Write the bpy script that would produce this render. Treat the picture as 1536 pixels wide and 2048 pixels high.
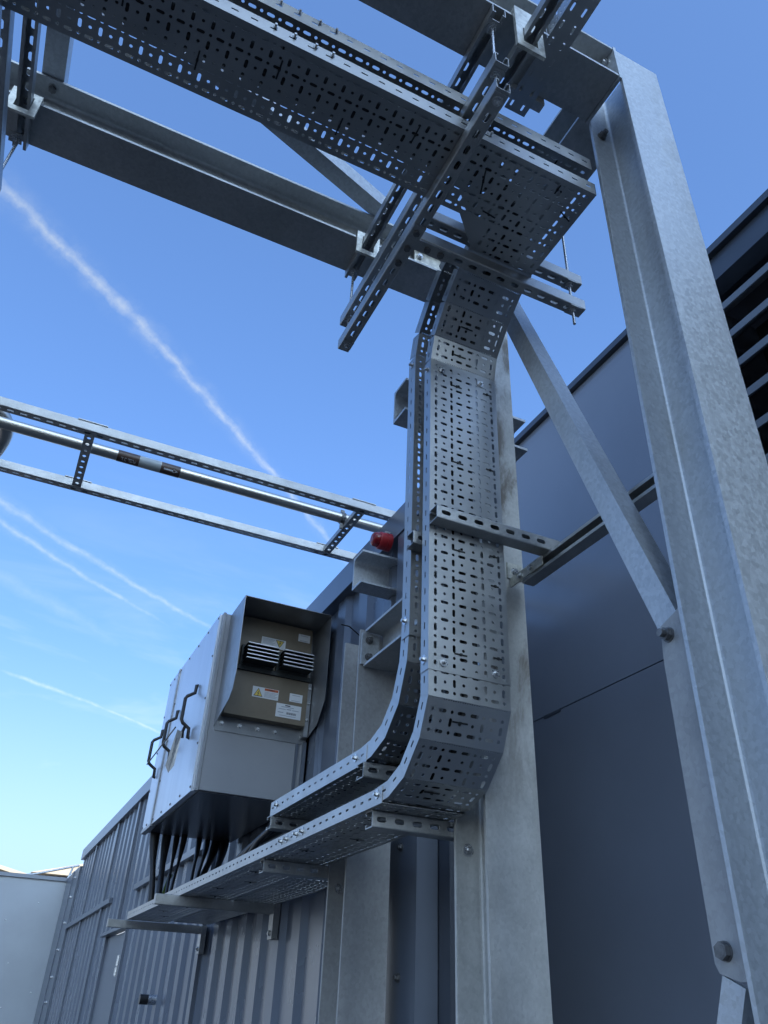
import bpy, math, random
from mathutils import Vector as V, Matrix

rng = random.Random(7)
for _o in list(bpy.data.objects):
    bpy.data.objects.remove(_o)
S = bpy.context.scene
COL = S.collection
H = 1.6            # eye height; heights below are written relative to the eye line and lifted by H

# ------------------------------------------------------------------ camera, sky, sun, exposure
cam_d = bpy.data.cameras.new('camera')
cam = bpy.data.objects.new('camera', cam_d)
COL.objects.link(cam)
_R = ((0.89940288, -0.43583148, 0.03354657),
      (0.26681527, 0.48658075, -0.83189469),
      (0.34624279, 0.75715922, 0.55391863))
cam.matrix_world = Matrix(((_R[0][0], -_R[1][0], -_R[2][0], 0),
                           (_R[0][1], -_R[1][1], -_R[2][1], 0),
                           (_R[0][2], -_R[1][2], -_R[2][2], H),
                           (0, 0, 0, 1)))
cam_d.sensor_fit = 'VERTICAL'
cam_d.sensor_height = 36.0
cam_d.lens = 1573.67 / 2048 * 36.0
cam_d.shift_x = -16.2 / 2048
cam_d.shift_y = -24.5 / 2048
cam_d.clip_start = 0.02
cam_d.clip_end = 2000
S.camera = cam

SUN_EL = math.radians(30)
SUN_AZ = math.radians(190)          # clockwise from +Y towards +X
SUN_DIR = V((math.sin(SUN_AZ) * math.cos(SUN_EL), math.cos(SUN_AZ) * math.cos(SUN_EL), math.sin(SUN_EL)))
W = bpy.data.worlds.new('World')
S.world = W
W.use_nodes = True
SKY_STRENGTH = 0.096
SKY_GAMMA = 0.85
SKY_TINT = (1.04, 1.54, 2.24, 1)
BLOCKER_D, BLOCKER_H = 24.0, 25.0
S.view_settings.view_transform = 'Standard'
S.view_settings.look = 'None'
S.view_settings.gamma = 1.0
S.view_settings.use_curve_mapping = False
S.view_settings.exposure = 1.05


class NT:
    """small node-tree writer"""
    def __init__(self, tree):
        self.t = tree
        self.n = tree.nodes
        self.l = tree.links

    def new(self, kind, **kw):
        nd = self.n.new(kind)
        for k, v in kw.items():
            setattr(nd, k, v)
        return nd

    def put(self, sock, v):
        if isinstance(v, bpy.types.NodeSocket):
            self.l.new(v, sock)
        elif v is not None:
            sock.default_value = v

    def math(self, op, a, b=None, c=None, clamp=False):
        nd = self.new('ShaderNodeMath', operation=op, use_clamp=clamp)
        self.put(nd.inputs[0], a)
        self.put(nd.inputs[1], b)
        self.put(nd.inputs[2], c)
        return nd.outputs[0]

    def dot(self, a, vec):
        nd = self.new('ShaderNodeVectorMath', operation='DOT_PRODUCT')
        self.put(nd.inputs[0], a)
        nd.inputs[1].default_value = vec
        return nd.outputs['Value']

    def noise(self, vec, scale, detail=3, rough=0.55, dist=0.0):
        nd = self.new('ShaderNodeTexNoise')
        self.put(nd.inputs['Vector'], vec)
        nd.inputs['Scale'].default_value = scale
        nd.inputs['Detail'].default_value = detail
        nd.inputs['Roughness'].default_value = rough
        nd.inputs['Distortion'].default_value = dist
        return nd.outputs['Fac']

    def ramp(self, v, a, b, lo=0.0, hi=1.0, smooth=True):
        nd = self.new('ShaderNodeMapRange')
        nd.interpolation_type = 'SMOOTHSTEP' if smooth else 'LINEAR'
        self.put(nd.inputs['Value'], v)
        for i, x in zip((1, 2, 3, 4), (a, b, lo, hi)):
            nd.inputs[i].default_value = x
        return nd.outputs[0]

    def mix(self, f, a, b, blend='MIX'):
        nd = self.new('ShaderNodeMix', data_type='RGBA', blend_type=blend)
        self.put(nd.inputs[0], f)
        self.put(nd.inputs[6], a)
        self.put(nd.inputs[7], b)
        return nd.outputs[2]

    def mapping(self, vec, scale=(1, 1, 1), rot=(0, 0, 0)):
        nd = self.new('ShaderNodeMapping')
        self.put(nd.inputs['Vector'], vec)
        nd.inputs['Scale'].default_value = scale
        nd.inputs['Rotation'].default_value = rot
        return nd.outputs[0]


def rgb(r, g=None, b=None):
    if g is None:
        return (r, r, r, 1)
    return (r, g, b, 1)


# sky: Nishita plus aircraft trails and thin cirrus, all as functions of direction
wt = NT(W.node_tree)
wt.n.clear()
sky = wt.new('ShaderNodeTexSky', sky_type='NISHITA')
sky.sun_disc = False
sky.sun_elevation = SUN_EL
sky.sun_rotation = SUN_AZ
sky.air_density = 1.0
sky.dust_density = 5.0
sky.ozone_density = 2.2
d_ = wt.new('ShaderNodeTexCoord').outputs['Generated']


def trail(a, b, width, strength, bend, noise_scale, taper, fade):
    """a streak of ice cloud along the great circle from direction a to b"""
    a, b = V(a).normalized(), V(b).normalized()
    n = a.cross(b).normalized()
    t = n.cross(a).normalized()
    ang = a.angle(b)
    along = wt.math('DIVIDE', wt.math('ARCTAN2', wt.dot(d_, t), wt.dot(d_, a)), ang)
    off = wt.dot(d_, n)
    k = wt.math('MULTIPLY', wt.math('MULTIPLY', along, wt.math('SUBTRACT', 1.0, along)), bend * 4)
    wob = wt.math('MULTIPLY', wt.math('SUBTRACT', wt.noise(d_, noise_scale, 4, 0.6), 0.5), width * 1.7)
    s = wt.math('ABSOLUTE', wt.math('ADD', wt.math('SUBTRACT', off, k), wob))
    wd = wt.ramp(along, 0.0, 1.0, width, width * taper, False)
    body = wt.math('SUBTRACT', 1.0, wt.math('DIVIDE', s, wd), clamp=True)
    halo = wt.math('SUBTRACT', 1.0, wt.math('DIVIDE', s, wt.math('MULTIPLY', wd, 2.8)), clamp=True)
    halo = wt.math('MULTIPLY', wt.math('POWER', halo, 1.6), wt.ramp(wt.noise(d_, noise_scale * 0.6, 5, 0.7), 0.35, 0.7, 0.05, 0.5))
    body = wt.math('MAXIMUM', wt.math('POWER', body, 0.9), halo)
    ends = wt.math('MULTIPLY', wt.ramp(along, -0.18 * fade, 0.06), wt.ramp(along, 1.0 + 0.15 * fade, 0.82))
    puff = wt.ramp(wt.noise(d_, noise_scale * 1.7, 5, 0.65), 0.30, 0.68, 0.45, 1.0)
    return wt.math('MULTIPLY', wt.math('MULTIPLY', body, ends), wt.math('MULTIPLY', puff, strength))


TR = [trail((-0.19, 0.65, 0.735), (0.30, 0.816, 0.494), 0.0105, 0.60, -0.012, 30, 0.42, 1.0),
      trail((-0.1259, 0.8623, 0.4905), (0.1779, 0.9016, 0.3943), 0.0062, 0.40, 0.004, 30, 0.6, 1.2),
      trail((-0.13, 0.870, 0.474), (0.1028, 0.9111, 0.3992), 0.0048, 0.38, 0.003, 38, 0.7, 1.2),
      trail((-0.0681, 0.9104, 0.4081), (0.0700, 0.928, 0.366), 0.014, 0.16, 0.0, 18, 0.7, 1.6),
      trail((-0.02, 0.950, 0.3115), (0.21, 0.944, 0.255), 0.0034, 0.45, -0.003, 34, 0.7, 1.0)]
tot = TR[0]
for x_ in TR[1:]:
    tot = wt.math('MAXIMUM', tot, x_)
wisp = wt.noise(wt.mapping(d_, (1.6, 5.0, 9.0), (0.25, 0.5, 0.3)), 1.6, 5, 0.6, 0.6)
sep_ = wt.new('ShaderNodeSeparateXYZ')
wt.l.new(d_, sep_.inputs[0])
low = wt.ramp(sep_.outputs[2], 0.62, 0.1)
wisp = wt.math('MULTIPLY', wt.ramp(wisp, 0.42, 0.75, 0.0, 0.5), low)
tot = wt.math('MAXIMUM', tot, wisp)
tot = wt.math('MAXIMUM', tot, wt.ramp(sep_.outputs[2], 0.42, 0.02, 0.0, 0.36))
hs = wt.new('ShaderNodeHueSaturation')
hs.inputs['Saturation'].default_value = 1.0
hs.inputs['Hue'].default_value = 0.5
wt.l.new(sky.outputs[0], hs.inputs['Color'])
gm = wt.new('ShaderNodeGamma')
gm.inputs[1].default_value = SKY_GAMMA
wt.l.new(hs.outputs[0], gm.inputs[0])
_tint = wt.mix(1.0, gm.outputs[0], SKY_TINT, 'MULTIPLY')
class hs:
    outputs = [_tint]
bw = wt.new('ShaderNodeRGBToBW')
wt.l.new(hs.outputs[0], bw.inputs[0])
cl = wt.math('MULTIPLY_ADD', bw.outputs[0], 1.25, 1.6)
cc = wt.new('ShaderNodeCombineXYZ')
for i_, g_ in enumerate((0.93, 1.07, 1.22)):
    wt.l.new(wt.math('MULTIPLY', cl, g_), cc.inputs[i_])
skyc = wt.mix(tot, hs.outputs[0], cc.outputs[0])
bg = wt.new('ShaderNodeBackground')
bg.inputs['Strength'].default_value = SKY_STRENGTH
wt.l.new(skyc, bg.inputs['Color'])
wo = wt.new('ShaderNodeOutputWorld')
wt.l.new(bg.outputs[0], wo.inputs['Surface'])

sun_d = bpy.data.lights.new('sun', 'SUN')
sun_d.energy = 3.6
sun_d.angle = math.radians(0.53)
sun_d.color = (1.0, 0.95, 0.87)
sun = bpy.data.objects.new('sun', sun_d)
COL.objects.link(sun)
sun.location = (6, 4, 12)
sun.rotation_euler = (-SUN_DIR).to_track_quat('-Z', 'Y').to_euler()

# ------------------------------------------------------------------ materials (world-independent, object/position space)


def material(name, base, metal=0.0, rough=0.5, var=0.0, vscale=8.0, rvar=0.0, bump=0.0, bscale=60.0,
             stretch=(1, 1, 1), stain=None, stain_amt=0.0, stain_scale=3.0, stain_lo=0.56, stain_z=None, spangle=0.0, sp_scale=90.0, coat=0.0, spec=0.5):
    m = bpy.data.materials.new(name)
    m.use_nodes = True
    t = NT(m.node_tree)
    p = t.n['Principled BSDF']
    pos = t.new('ShaderNodeNewGeometry').outputs['Position']
    pm = t.mapping(pos, stretch)
    col = rgb(*base) if len(base) == 3 else base
    c = col
    if var:
        n1 = t.noise(pm, vscale, 5, 0.6)
        f = t.ramp(n1, 0.3, 0.7, 1 - var, 1 + var)
        c = t.mix(1.0, col, f, 'MULTIPLY')
    r = rough
    if spangle:
        vo = t.new('ShaderNodeTexVoronoi', feature='F1')
        t.put(vo.inputs['Vector'], t.mapping(pos, (1, 1, 0.8)))
        vo.inputs['Scale'].default_value = sp_scale
        bwv = t.new('ShaderNodeRGBToBW')
        t.l.new(vo.outputs['Color'], bwv.inputs[0])
        n2 = t.noise(pos, sp_scale * 0.8, 4, 0.7)
        sv = t.math('ADD', t.math('MULTIPLY', bwv.outputs[0], 0.6), t.math('MULTIPLY', n2, 0.6))
        f2 = t.ramp(sv, 0.25, 0.85, 1 - spangle, 1 + spangle, False)
        c = t.mix(1.0, c, f2, 'MULTIPLY')
        r = t.ramp(sv, 0.2, 0.9, rough - 0.08, rough + 0.10, False)
    elif rvar:
        r = t.ramp(t.noise(pm, vscale * 1.7, 4, 0.6), 0.3, 0.7, rough - rvar, rough + rvar)
    if stain:
        n3 = t.noise(t.mapping(pos, (1, 1, 0.35)), stain_scale, 6, 0.68, 0.4)
        sf = t.ramp(n3, stain_lo, stain_lo + 0.16, 0.0, stain_amt)
        if stain_z:
            sx = t.new('ShaderNodeSeparateXYZ')
            t.l.new(pos, sx.inputs[0])
            sf = t.math('MULTIPLY', sf, t.ramp(sx.outputs[2], stain_z[0], stain_z[1], 0.12, 1.0))
        c = t.mix(sf, c, rgb(*stain))
    t.put(p.inputs['Base Color'], c)
    p.inputs['Metallic'].default_value = metal
    t.put(p.inputs['Roughness'], r)
    p.inputs['Specular IOR Level'].default_value = spec
    if coat:
        p.inputs['Coat Weight'].default_value = coat
        p.inputs['Coat Roughness'].default_value = 0.12
    if bump:
        b = t.new('ShaderNodeBump')
        b.inputs['Strength'].default_value = bump
        b.inputs['Distance'].default_value = 0.002
        t.put(b.inputs['Height'], t.noise(pos, bscale, 4, 0.65))
        t.l.new(b.outputs[0], p.inputs['Normal'])
    return m


M = {}
M['hotdip'] = material('hot_dip_galvanised_steel', (0.455, 0.48, 0.50), 0.60, 0.47, 0.07, 3.0, spangle=0.15, sp_scale=125, stretch=(1, 1, 0.3),
                       bump=0.22, bscale=170, stain=(0.27, 0.235, 0.16), stain_amt=0.35, stain_scale=2.6)
M['hotdip_worn'] = material('weathered_galvanised_steel', (0.46, 0.46, 0.44), 0.45, 0.52, 0.14, 5, spangle=0.10, sp_scale=140,
                            bump=0.3, bscale=120, stain=(0.12, 0.09, 0.06), stain_amt=0.8, stain_scale=6.5, stain_lo=0.47, stain_z=(1.9, 2.6))
M['hotdip_shade'] = material('shade_toned_galvanised_steel', (0.34, 0.34, 0.335), 0.45, 0.55, 0.10, 6, spangle=0.12, sp_scale=110, bump=0.2, bscale=140)  # darker steel copy: the short column's shade under the trays is in its colour
M['hotdip_beam_shade'] = material('beam_shade_galvanised_steel', (0.40, 0.41, 0.41), 0.62, 0.46, 0.10, 3.5, spangle=0.12, sp_scale=110, bump=0.2, bscale=150, stain=(0.12, 0.11, 0.09), stain_amt=0.4, stain_scale=4.0)  # darker copy for the beams, with the shade on them put into the colour
M['pregalv'] = material('pre_galvanised_sheet', (0.405, 0.412, 0.412), 0.92, 0.39, 0.07, 5, rvar=0.05, bump=0.05, bscale=220)
M['strut'] = material('galvanised_channel', (0.40, 0.405, 0.40), 0.84, 0.40, 0.10, 8, spangle=0.08, sp_scale=160, bump=0.12, bscale=200)
M['zinc'] = material('bright_zinc', (0.56, 0.57, 0.58), 0.9, 0.28, 0.08, 40, rvar=0.05)
M['blackbolt'] = material('weathered_bolt_steel', (0.16, 0.16, 0.16), 0.7, 0.45, 0.25, 60, bump=0.3, bscale=300)
M['clampgalv'] = material('cast_clamp_galvanised', (0.55, 0.54, 0.48), 0.6, 0.38, 0.3, 40, bump=0.5, bscale=120)
M['cable'] = material('black_cable_sheath', (0.012, 0.012, 0.013), 0.0, 0.5, 0.2, 30)
M['tie'] = material('black_nylon', (0.01, 0.01, 0.01), 0.0, 0.45)
M['earth'] = material('green_yellow_earth', (0.10, 0.16, 0.03), 0.0, 0.5, 0.5, 60, stretch=(1, 1, 0.2))
M['paint'] = material('container_grey_paint', (0.125, 0.145, 0.18), 0.12, 0.30, 0.07, 1.6, rvar=0.06, bump=0.06, bscale=40, stretch=(1, 1, 0.4))
M['paint_trim'] = material('container_trim_paint', (0.135, 0.155, 0.19), 0.3, 0.30, 0.05, 3.0, bump=0.05, bscale=60)
M['anthracite'] = material('anthracite_gloss_paint', (0.225, 0.245, 0.285), 0.06, 0.20, 0.06, 0.9, rvar=0.04, bump=0.09, bscale=48)
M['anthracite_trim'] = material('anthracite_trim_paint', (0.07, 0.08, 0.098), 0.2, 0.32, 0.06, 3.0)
M['slat'] = material('louvre_slat_paint', (0.16, 0.175, 0.19), 0.1, 0.35, 0.06, 3.0)
M['dark'] = material('dark_void', (0.006, 0.006, 0.007), 0.0, 0.8)
M['cab_front'] = material('brushed_door_steel', (0.60, 0.635, 0.685), 0.55, 0.33, 0.03, 6, rvar=0.04, stretch=(1, 2.0, 0.25))
M['cab'] = material('cabinet_grey_paint', (0.30, 0.31, 0.325), 0.0, 0.36, 0.04, 3.0, rvar=0.04, bump=0.03, bscale=80)
M['hood'] = material('hood_sheet_steel', (0.30, 0.31, 0.32), 0.65, 0.36, 0.08, 10, rvar=0.05)
M['beige'] = material('bronze_grey_paint', (0.205, 0.168, 0.118), 0.1, 0.42, 0.06, 14)
M['fin'] = material('black_anodised', (0.035, 0.04, 0.04), 0.3, 0.45)
M['fin_edge'] = material('bare_fin_edge', (0.72, 0.73, 0.72), 0.3, 0.4)
M['handle'] = material('black_handle', (0.02, 0.02, 0.022), 0.2, 0.35)
M['label'] = material('label_white', (0.72, 0.74, 0.75), 0.0, 0.4)
M['ink'] = material('label_ink', (0.05, 0.05, 0.06), 0.0, 0.5)
M['ink_pale'] = material('label_fine_print', (0.36, 0.38, 0.42), 0.0, 0.5)
M['orange'] = material('label_orange_band', (0.55, 0.13, 0.05), 0.0, 0.4)
M['yellow'] = material('label_yellow', (0.75, 0.56, 0.10), 0.0, 0.4)
M['stainless'] = material('stainless_pipe', (0.66, 0.62, 0.55), 1.0, 0.33)
M['brown'] = material('brown_pipe_tape', (0.085, 0.052, 0.038), 0.0, 0.35, 0.15, 40)
M['pale_tape'] = material('pale_pipe_tape', (0.40, 0.44, 0.44), 0.0, 0.4)
M['red'] = material('red_sounder_plastic', (0.36, 0.018, 0.022), 0.0, 0.28, 0.05, 40)
M['lens'] = material('red_lens_plastic', (0.22, 0.006, 0.010), 0.0, 0.12)
M['enclosure'] = material('pale_grey_enclosure', (0.27, 0.295, 0.32), 0.0, 0.45, 0.06, 1.2, rvar=0.05)
M['roof'] = material('cream_roof_sheet', (0.40, 0.33, 0.24), 0.0, 0.6, 0.06, 2.0)
M['ground'] = material('asphalt_yard', (0.045, 0.045, 0.046), 0.0, 0.85, 0.15, 3.0, bump=0.3, bscale=40)

# ------------------------------------------------------------------ mesh writer and linking


class MB:
    def __init__(self):
        self.v = []
        self.f = []
        self.mi = []
        self.sm = []

    def add(self, vs, fs, mi=0, smooth=False):
        b = len(self.v)
        self.v += [tuple(x) for x in vs]
        for f in fs:
            self.f.append([i + b for i in f])
            self.mi.append(mi)
            self.sm.append(smooth)
        return self

    def obox(self, O, A, B, Cc, mi=0):
        O, A, B, Cc = V(O), V(A), V(B), V(Cc)
        vs = [O, O + A, O + A + B, O + B, O + Cc, O + A + Cc, O + A + B + Cc, O + B + Cc]
        return self.add(vs, [(0, 3, 2, 1), (4, 5, 6, 7), (0, 1, 5, 4), (1, 2, 6, 5), (2, 3, 7, 6), (3, 0, 4, 7)], mi)

    def box(self, x0, x1, y0, y1, z0, z1, mi=0):
        return self.obox((x0, y0, z0), (x1 - x0, 0, 0), (0, y1 - y0, 0), (0, 0, z1 - z0), mi)

    def prism(self, pts, ext, mi=0, smooth_sides=False):
        n = len(pts)
        e = V(ext)
        vs = [V(p) for p in pts] + [V(p) + e for p in pts]
        self.add(vs, [tuple(range(n - 1, -1, -1)), tuple(range(n, 2 * n))], mi)
        return self.add(vs, [(i, (i + 1) % n, n + (i + 1) % n, n + i) for i in range(n)], mi, smooth_sides)

    def tube(self, pts, rad, n=8, mi=0, caps=True):
        pts = [V(p) for p in pts]
        rs = rad if isinstance(rad, (list, tuple)) else [rad] * len(pts)
        vs, fs = [], []
        up = None
        for i, p in enumerate(pts):
            t = (pts[min(i + 1, len(pts) - 1)] - pts[max(i - 1, 0)]).normalized()
            if up is None:
                up = V((0, 0, 1)) if abs(t.z) < 0.9 else V((1, 0, 0))
            a = t.cross(up).normalized()
            b = a.cross(t).normalized()
            up = b
            for k in range(n):
                q = 2 * math.pi * k / n
                vs.append(p + (a * math.cos(q) + b * math.sin(q)) * rs[i])
        for i in range(len(pts) - 1):
            for k in range(n):
                fs.append((i * n + k, i * n + (k + 1) % n, (i + 1) * n + (k + 1) % n, (i + 1) * n + k))
        self.add(vs, fs, mi, True)
        if caps:
            m = len(pts)
            self.add(vs[:n], [tuple(range(n - 1, -1, -1))], mi)
            self.add(vs[(m - 1) * n:], [tuple(range(n))], mi)
        return self

    def cyl(self, p0, p1, r, n=16, mi=0):
        return self.tube([p0, p1], r, n, mi)

    def isection(self, O, axis, wd, dd, b, D, tf, tw, rr, na=3):
        """rolled H section, O at its centre line start"""
        O, axis, wd, dd = V(O), V(axis), V(wd), V(dd)
        q = []
        bx, dy, hx = b / 2, D / 2, tw / 2
        q += [(bx, dy - tf), (bx, dy)]
        q += [(-bx, dy), (-bx, dy - tf)]

        def arc(cx_, cy_, a0, a1):
            return [(cx_ + rr * math.cos(a0 + (a1 - a0) * i / na), cy_ + rr * math.sin(a0 + (a1 - a0) * i / na)) for i in range(na + 1)]
        q += arc(-hx - rr, dy - tf - rr, math.pi / 2, 0)
        q += arc(-hx - rr, -dy + tf + rr, 0, -math.pi / 2)
        q += [(-bx, -dy + tf), (-bx, -dy), (bx, -dy), (bx, -dy + tf)]
        q += arc(hx + rr, -dy + tf + rr, -math.pi / 2, -math.pi)
        q += arc(hx + rr, dy - tf - rr, math.pi, math.pi / 2)
        return self.prism([O + wd * x + dd * y for x, y in q], axis)

    def angle(self, p0, p1, u, w, a, t):
        """L section: heel along p0-p1, legs towards u and w"""
        p0, p1, u, w = V(p0), V(p1), V(u), V(w)
        q = [p0, p0 + u * a, p0 + u * a + w * t, p0 + u * t + w * t, p0 + u * t + w * a, p0 + w * a]
        return self.prism(q, p1 - p0)

    def sheet(self, O, U, Vv, N, cells, th, seg=2, rim=None, mi=0):
        """perforated plate: cells (u0,u1,v0,v1,hole); hole = None or (cu,cv,half_u,half_v)"""
        O, U, Vv, N = V(O), V(U), V(Vv), V(N)
        back = N * (-th)
        for u0, u1, v0, v1, h in cells:
            c = [(u0, v0), (u1, v0), (u1, v1), (u0, v1)]
            if h is None:
                pf = [O + U * a + Vv * b for a, b in c]
                self.add(pf + [p + back for p in pf], [(0, 1, 2, 3), (7, 6, 5, 4)], mi)
                continue
            cu, cv, hu, hv = h
            r = min(hu, hv)
            au, av = hu - r, hv - r
            ring, quad = [], []
            for qd in range(4):
                sx = (1, -1, -1, 1)[qd]
                sy = (1, 1, -1, -1)[qd]
                seq = []
                for i in range(seg + 1):
                    a = math.pi / 2 * (qd + i / seg)
                    seq.append((cu + sx * au + r * math.cos(a), cv + sy * av + r * math.sin(a)))
                if qd % 2 == 0:
                    st, en = (cu + hu * sx, cv), (cu, cv + hv * sy)
                else:
                    st, en = (cu, cv + hv * sy), (cu + hu * sx, cv)
                if (abs(st[0] - seq[0][0]) + abs(st[1] - seq[0][1])) > 1e-6:
                    seq = [st] + seq
                if (abs(en[0] - seq[-1][0]) + abs(en[1] - seq[-1][1])) > 1e-6:
                    seq = seq + [en]
                k0 = len(ring)
                ring += seq[:-1]
                quad.append((k0, len(ring)))
            n = len(ring)
            corner = [(u1, v1), (u0, v1), (u0, v0), (u1, v0)]
            vs = ring + corner
            fs = []
            for qd in range(4):
                k0, k1 = quad[qd]
                for i in range(k0, k1):
                    fs.append((n + qd, (i + 1) % n, i))
                fs.append((n + qd, n + (qd + 1) % 4, k1 % n))
            P = [O + U * a + Vv * b for a, b in vs]
            nn = len(P)
            self.add(P + [p + back for p in P],
                     fs + [tuple(i + nn for i in reversed(f)) for f in fs] +
                     [(i, (i + 1) % n, nn + (i + 1) % n, nn + i) for i in range(n)], mi)
        if rim:
            u0, u1, v0, v1 = rim
            c = [O + U * a + Vv * b for a, b in ((u0, v0), (u1, v0), (u1, v1), (u0, v1))]
            self.add(c + [p + back for p in c], [(i, i + 4, (i + 1) % 4 + 4, (i + 1) % 4) for i in range(4)], mi)
        return self

    def mesh(self, name, mats, origin=(0, 0, 0)):
        me = bpy.data.meshes.new(name)
        o = V(origin)
        me.from_pydata([(x - o.x, y - o.y, z - o.z) for x, y, z in self.v], [], self.f)
        for m in (mats if isinstance(mats, (list, tuple)) else [mats]):
            me.materials.append(M[m] if isinstance(m, str) else m)
        me.polygons.foreach_set('material_index', self.mi)
        me.polygons.foreach_set('use_smooth', self.sm)
        me.update()
        return me


ORIG = {}


def tag(o, label=None, cat=None, group=None, kind=None):
    for k, v in (('label', label), ('category', cat), ('group', group), ('kind', kind)):
        if v:
            o[k] = v
    return o


def thing(name, loc, label, cat, group=None):
    o = bpy.data.objects.new(name, None)
    o.empty_display_size = 0.05
    COL.objects.link(o)
    o.location = (loc[0], loc[1], loc[2] + H)
    ORIG[o.name] = V(loc)
    return tag(o, label, cat, group)


def part(name, mb, mat, parent, label=None, kind=None):
    og = ORIG[parent.name]
    o = bpy.data.objects.new(name, mb.mesh(name, mat, og))
    COL.objects.link(o)
    o.parent = parent
    ORIG[o.name] = og
    return tag(o, label, kind=kind)


def solid(name, mb, mat, label=None, cat=None, group=None, kind=None):
    xs, ys, zs = zip(*mb.v)
    og = V(((min(xs) + max(xs)) / 2, (min(ys) + max(ys)) / 2, min(zs)))
    o = bpy.data.objects.new(name, mb.mesh(name, mat, og))
    COL.objects.link(o)
    o.location = (og.x, og.y, og.z + H)
    ORIG[o.name] = og
    return tag(o, label, cat, group, kind)


_SHARED = {}


def placed(name, key, make, mat, parent, pos, label=None):
    """a small part whose mesh is shared between alike pieces"""
    if key not in _SHARED:
        _SHARED[key] = make().mesh(name, mat)
    o = bpy.data.objects.new(name, _SHARED[key])
    COL.objects.link(o)
    o.parent = parent
    o.location = V(pos) - ORIG[parent.name]
    ORIG[o.name] = V(pos)
    return tag(o, label)


def _bolt_mb(ax, r, washer, shank, hexr):
    mb = MB()
    a = V(ax).normalized()
    u = a.orthogonal().normalized()
    w = a.cross(u)
    if washer:
        mb.cyl((0, 0, 0), a * (r * 0.28), washer, 20)
    h0 = r * 0.28 if washer else 0
    hx = [(u * math.cos(i * math.pi / 3 + 0.3) + w * math.sin(i * math.pi / 3 + 0.3)) * hexr + a * h0 for i in range(6)]
    mb.prism(hx, a * (hexr * 0.75))
    if shank > 0:
        mb.cyl(a * h0, a * (h0 + hexr * 0.75 + shank), r, 12)
    else:
        mb.cyl(a * (h0 + hexr * 0.7501), a * (h0 + hexr * 0.80), hexr * 0.72, 14)
    return mb


def bolt(parent, pos, ax, r=0.006, washer=0.013, shank=0.006, hexr=0.0095, mat='zinc', name='bolt'):
    key = (name, tuple(round(x, 3) for x in ax), r, washer, shank, hexr, mat)
    return placed(name, key, lambda: _bolt_mb(ax, r, washer, shank, hexr), mat, parent, pos)


def screw(parent, pos, ax, r=0.008, mat='zinc'):
    def mk():
        mb = MB()
        a = V(ax).normalized()
        mb.tube([(0, 0, 0), a * (r * .35), a * (r * .62), a * (r * .7)], [r, r * .9, r * .5, r * .15], 10)
        return mb
    return placed('screw', ('screw', tuple(ax), r, mat), mk, mat, parent, pos)


X, Y, Z = V((1, 0, 0)), V((0, 1, 0)), V((0, 0, 1))


def channel(mb, p0, p1, n, sz=0.041, slots=True, pitch=0.05, start=0.02, th=0.0025):
    """41 mm strut: back face towards n, open on the other side"""
    p0, p1, n = V(p0), V(p1), V(n).normalized()
    a = (p1 - p0)
    L = a.length
    a.normalize()
    s = a.cross(n).normalized()
    h = sz / 2
    rd = 0.004
    O = p0 + n * h - s * h
    cells = []
    e = rd
    if slots:
        u = 0.0
        c = start
        while c + pitch / 2 <= L:
            lo = max(u, c - pitch / 2)
            if lo > u + 1e-5:
                cells.append((u, lo, e, sz - e, None))
            cells.append((lo, c + pitch / 2, e, sz - e, ((lo + c + pitch / 2) / 2 if lo == 0 else c, sz / 2, 0.014, 0.0066)))
            u = c + pitch / 2
            c += pitch
        if u < L:
            cells.append((u, L, e, sz - e, None))
    else:
        cells = [(0, L, e, sz - e, None)]
    mb.sheet(O, a, s, n, cells, th, 3, (0, L, e, sz - e))
    A = a * L
    for sg in (-1, 1):
        q = p0 + s * (sg * h)
        # rounded corner then the side
        c0 = q - s * sg * rd + n * (h - rd)
        arc = [c0 + s * sg * rd * math.sin(t) + n * rd * math.cos(t) for t in (0, 0.4, 0.8, 1.2, math.pi / 2)]
        arc2 = [c0 + s * sg * (rd - th) * math.sin(t) + n * (rd - th) * math.cos(t) for t in (math.pi / 2, 0.8, 0)]
        pts = arc + [q - n * h, q - n * h - s * sg * 0.0095, q - n * (h - 0.007) - s * sg * 0.0095,
                     q - n * (h - 0.007) - s * sg * (0.0095 - th), q - n * (h - th) - s * sg * (0.0095 - th),
                     q - n * (h - th) - s * sg * th] + arc2
        mb.prism(pts, A)
    return mb


def strut(name, p0, p1, n, label, cat='strut', group=None, **kw):
    return solid(name, channel(MB(), p0, p1, n, **kw), 'strut', label, cat, group)


# perforated tray --------------------------------------------------------------
TW = 0.228
PITCH = 0.0482
CF = (0.083, 0.197, 0.31, 0.423, 0.577, 0.69, 0.803, 0.917)
CB = (0.035, 0.14, 0.2535, 0.3665, 0.5, 0.6335, 0.7465, 0.86, 0.965)
KA = 'vovoovov'
KB = 'ohohhoho'


def row_cells(kind, v0, v1, width):
    c = (v0 + v1) / 2
    out = [(0, CB[0] * width, v0, v1, None), (CB[8] * width, width, v0, v1, None)]
    for i, k in enumerate(kind):
        u0, u1, cu = CB[i] * width, CB[i + 1] * width, CF[i] * width
        h = {'v': (0.0042, 0.0103), 'h': (0.0113, 0.0043), 'o': (0.0043, 0.0043)}[k]
        out.append((u0, u1, v0, v1, (cu, c) + h))
    return out


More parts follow.
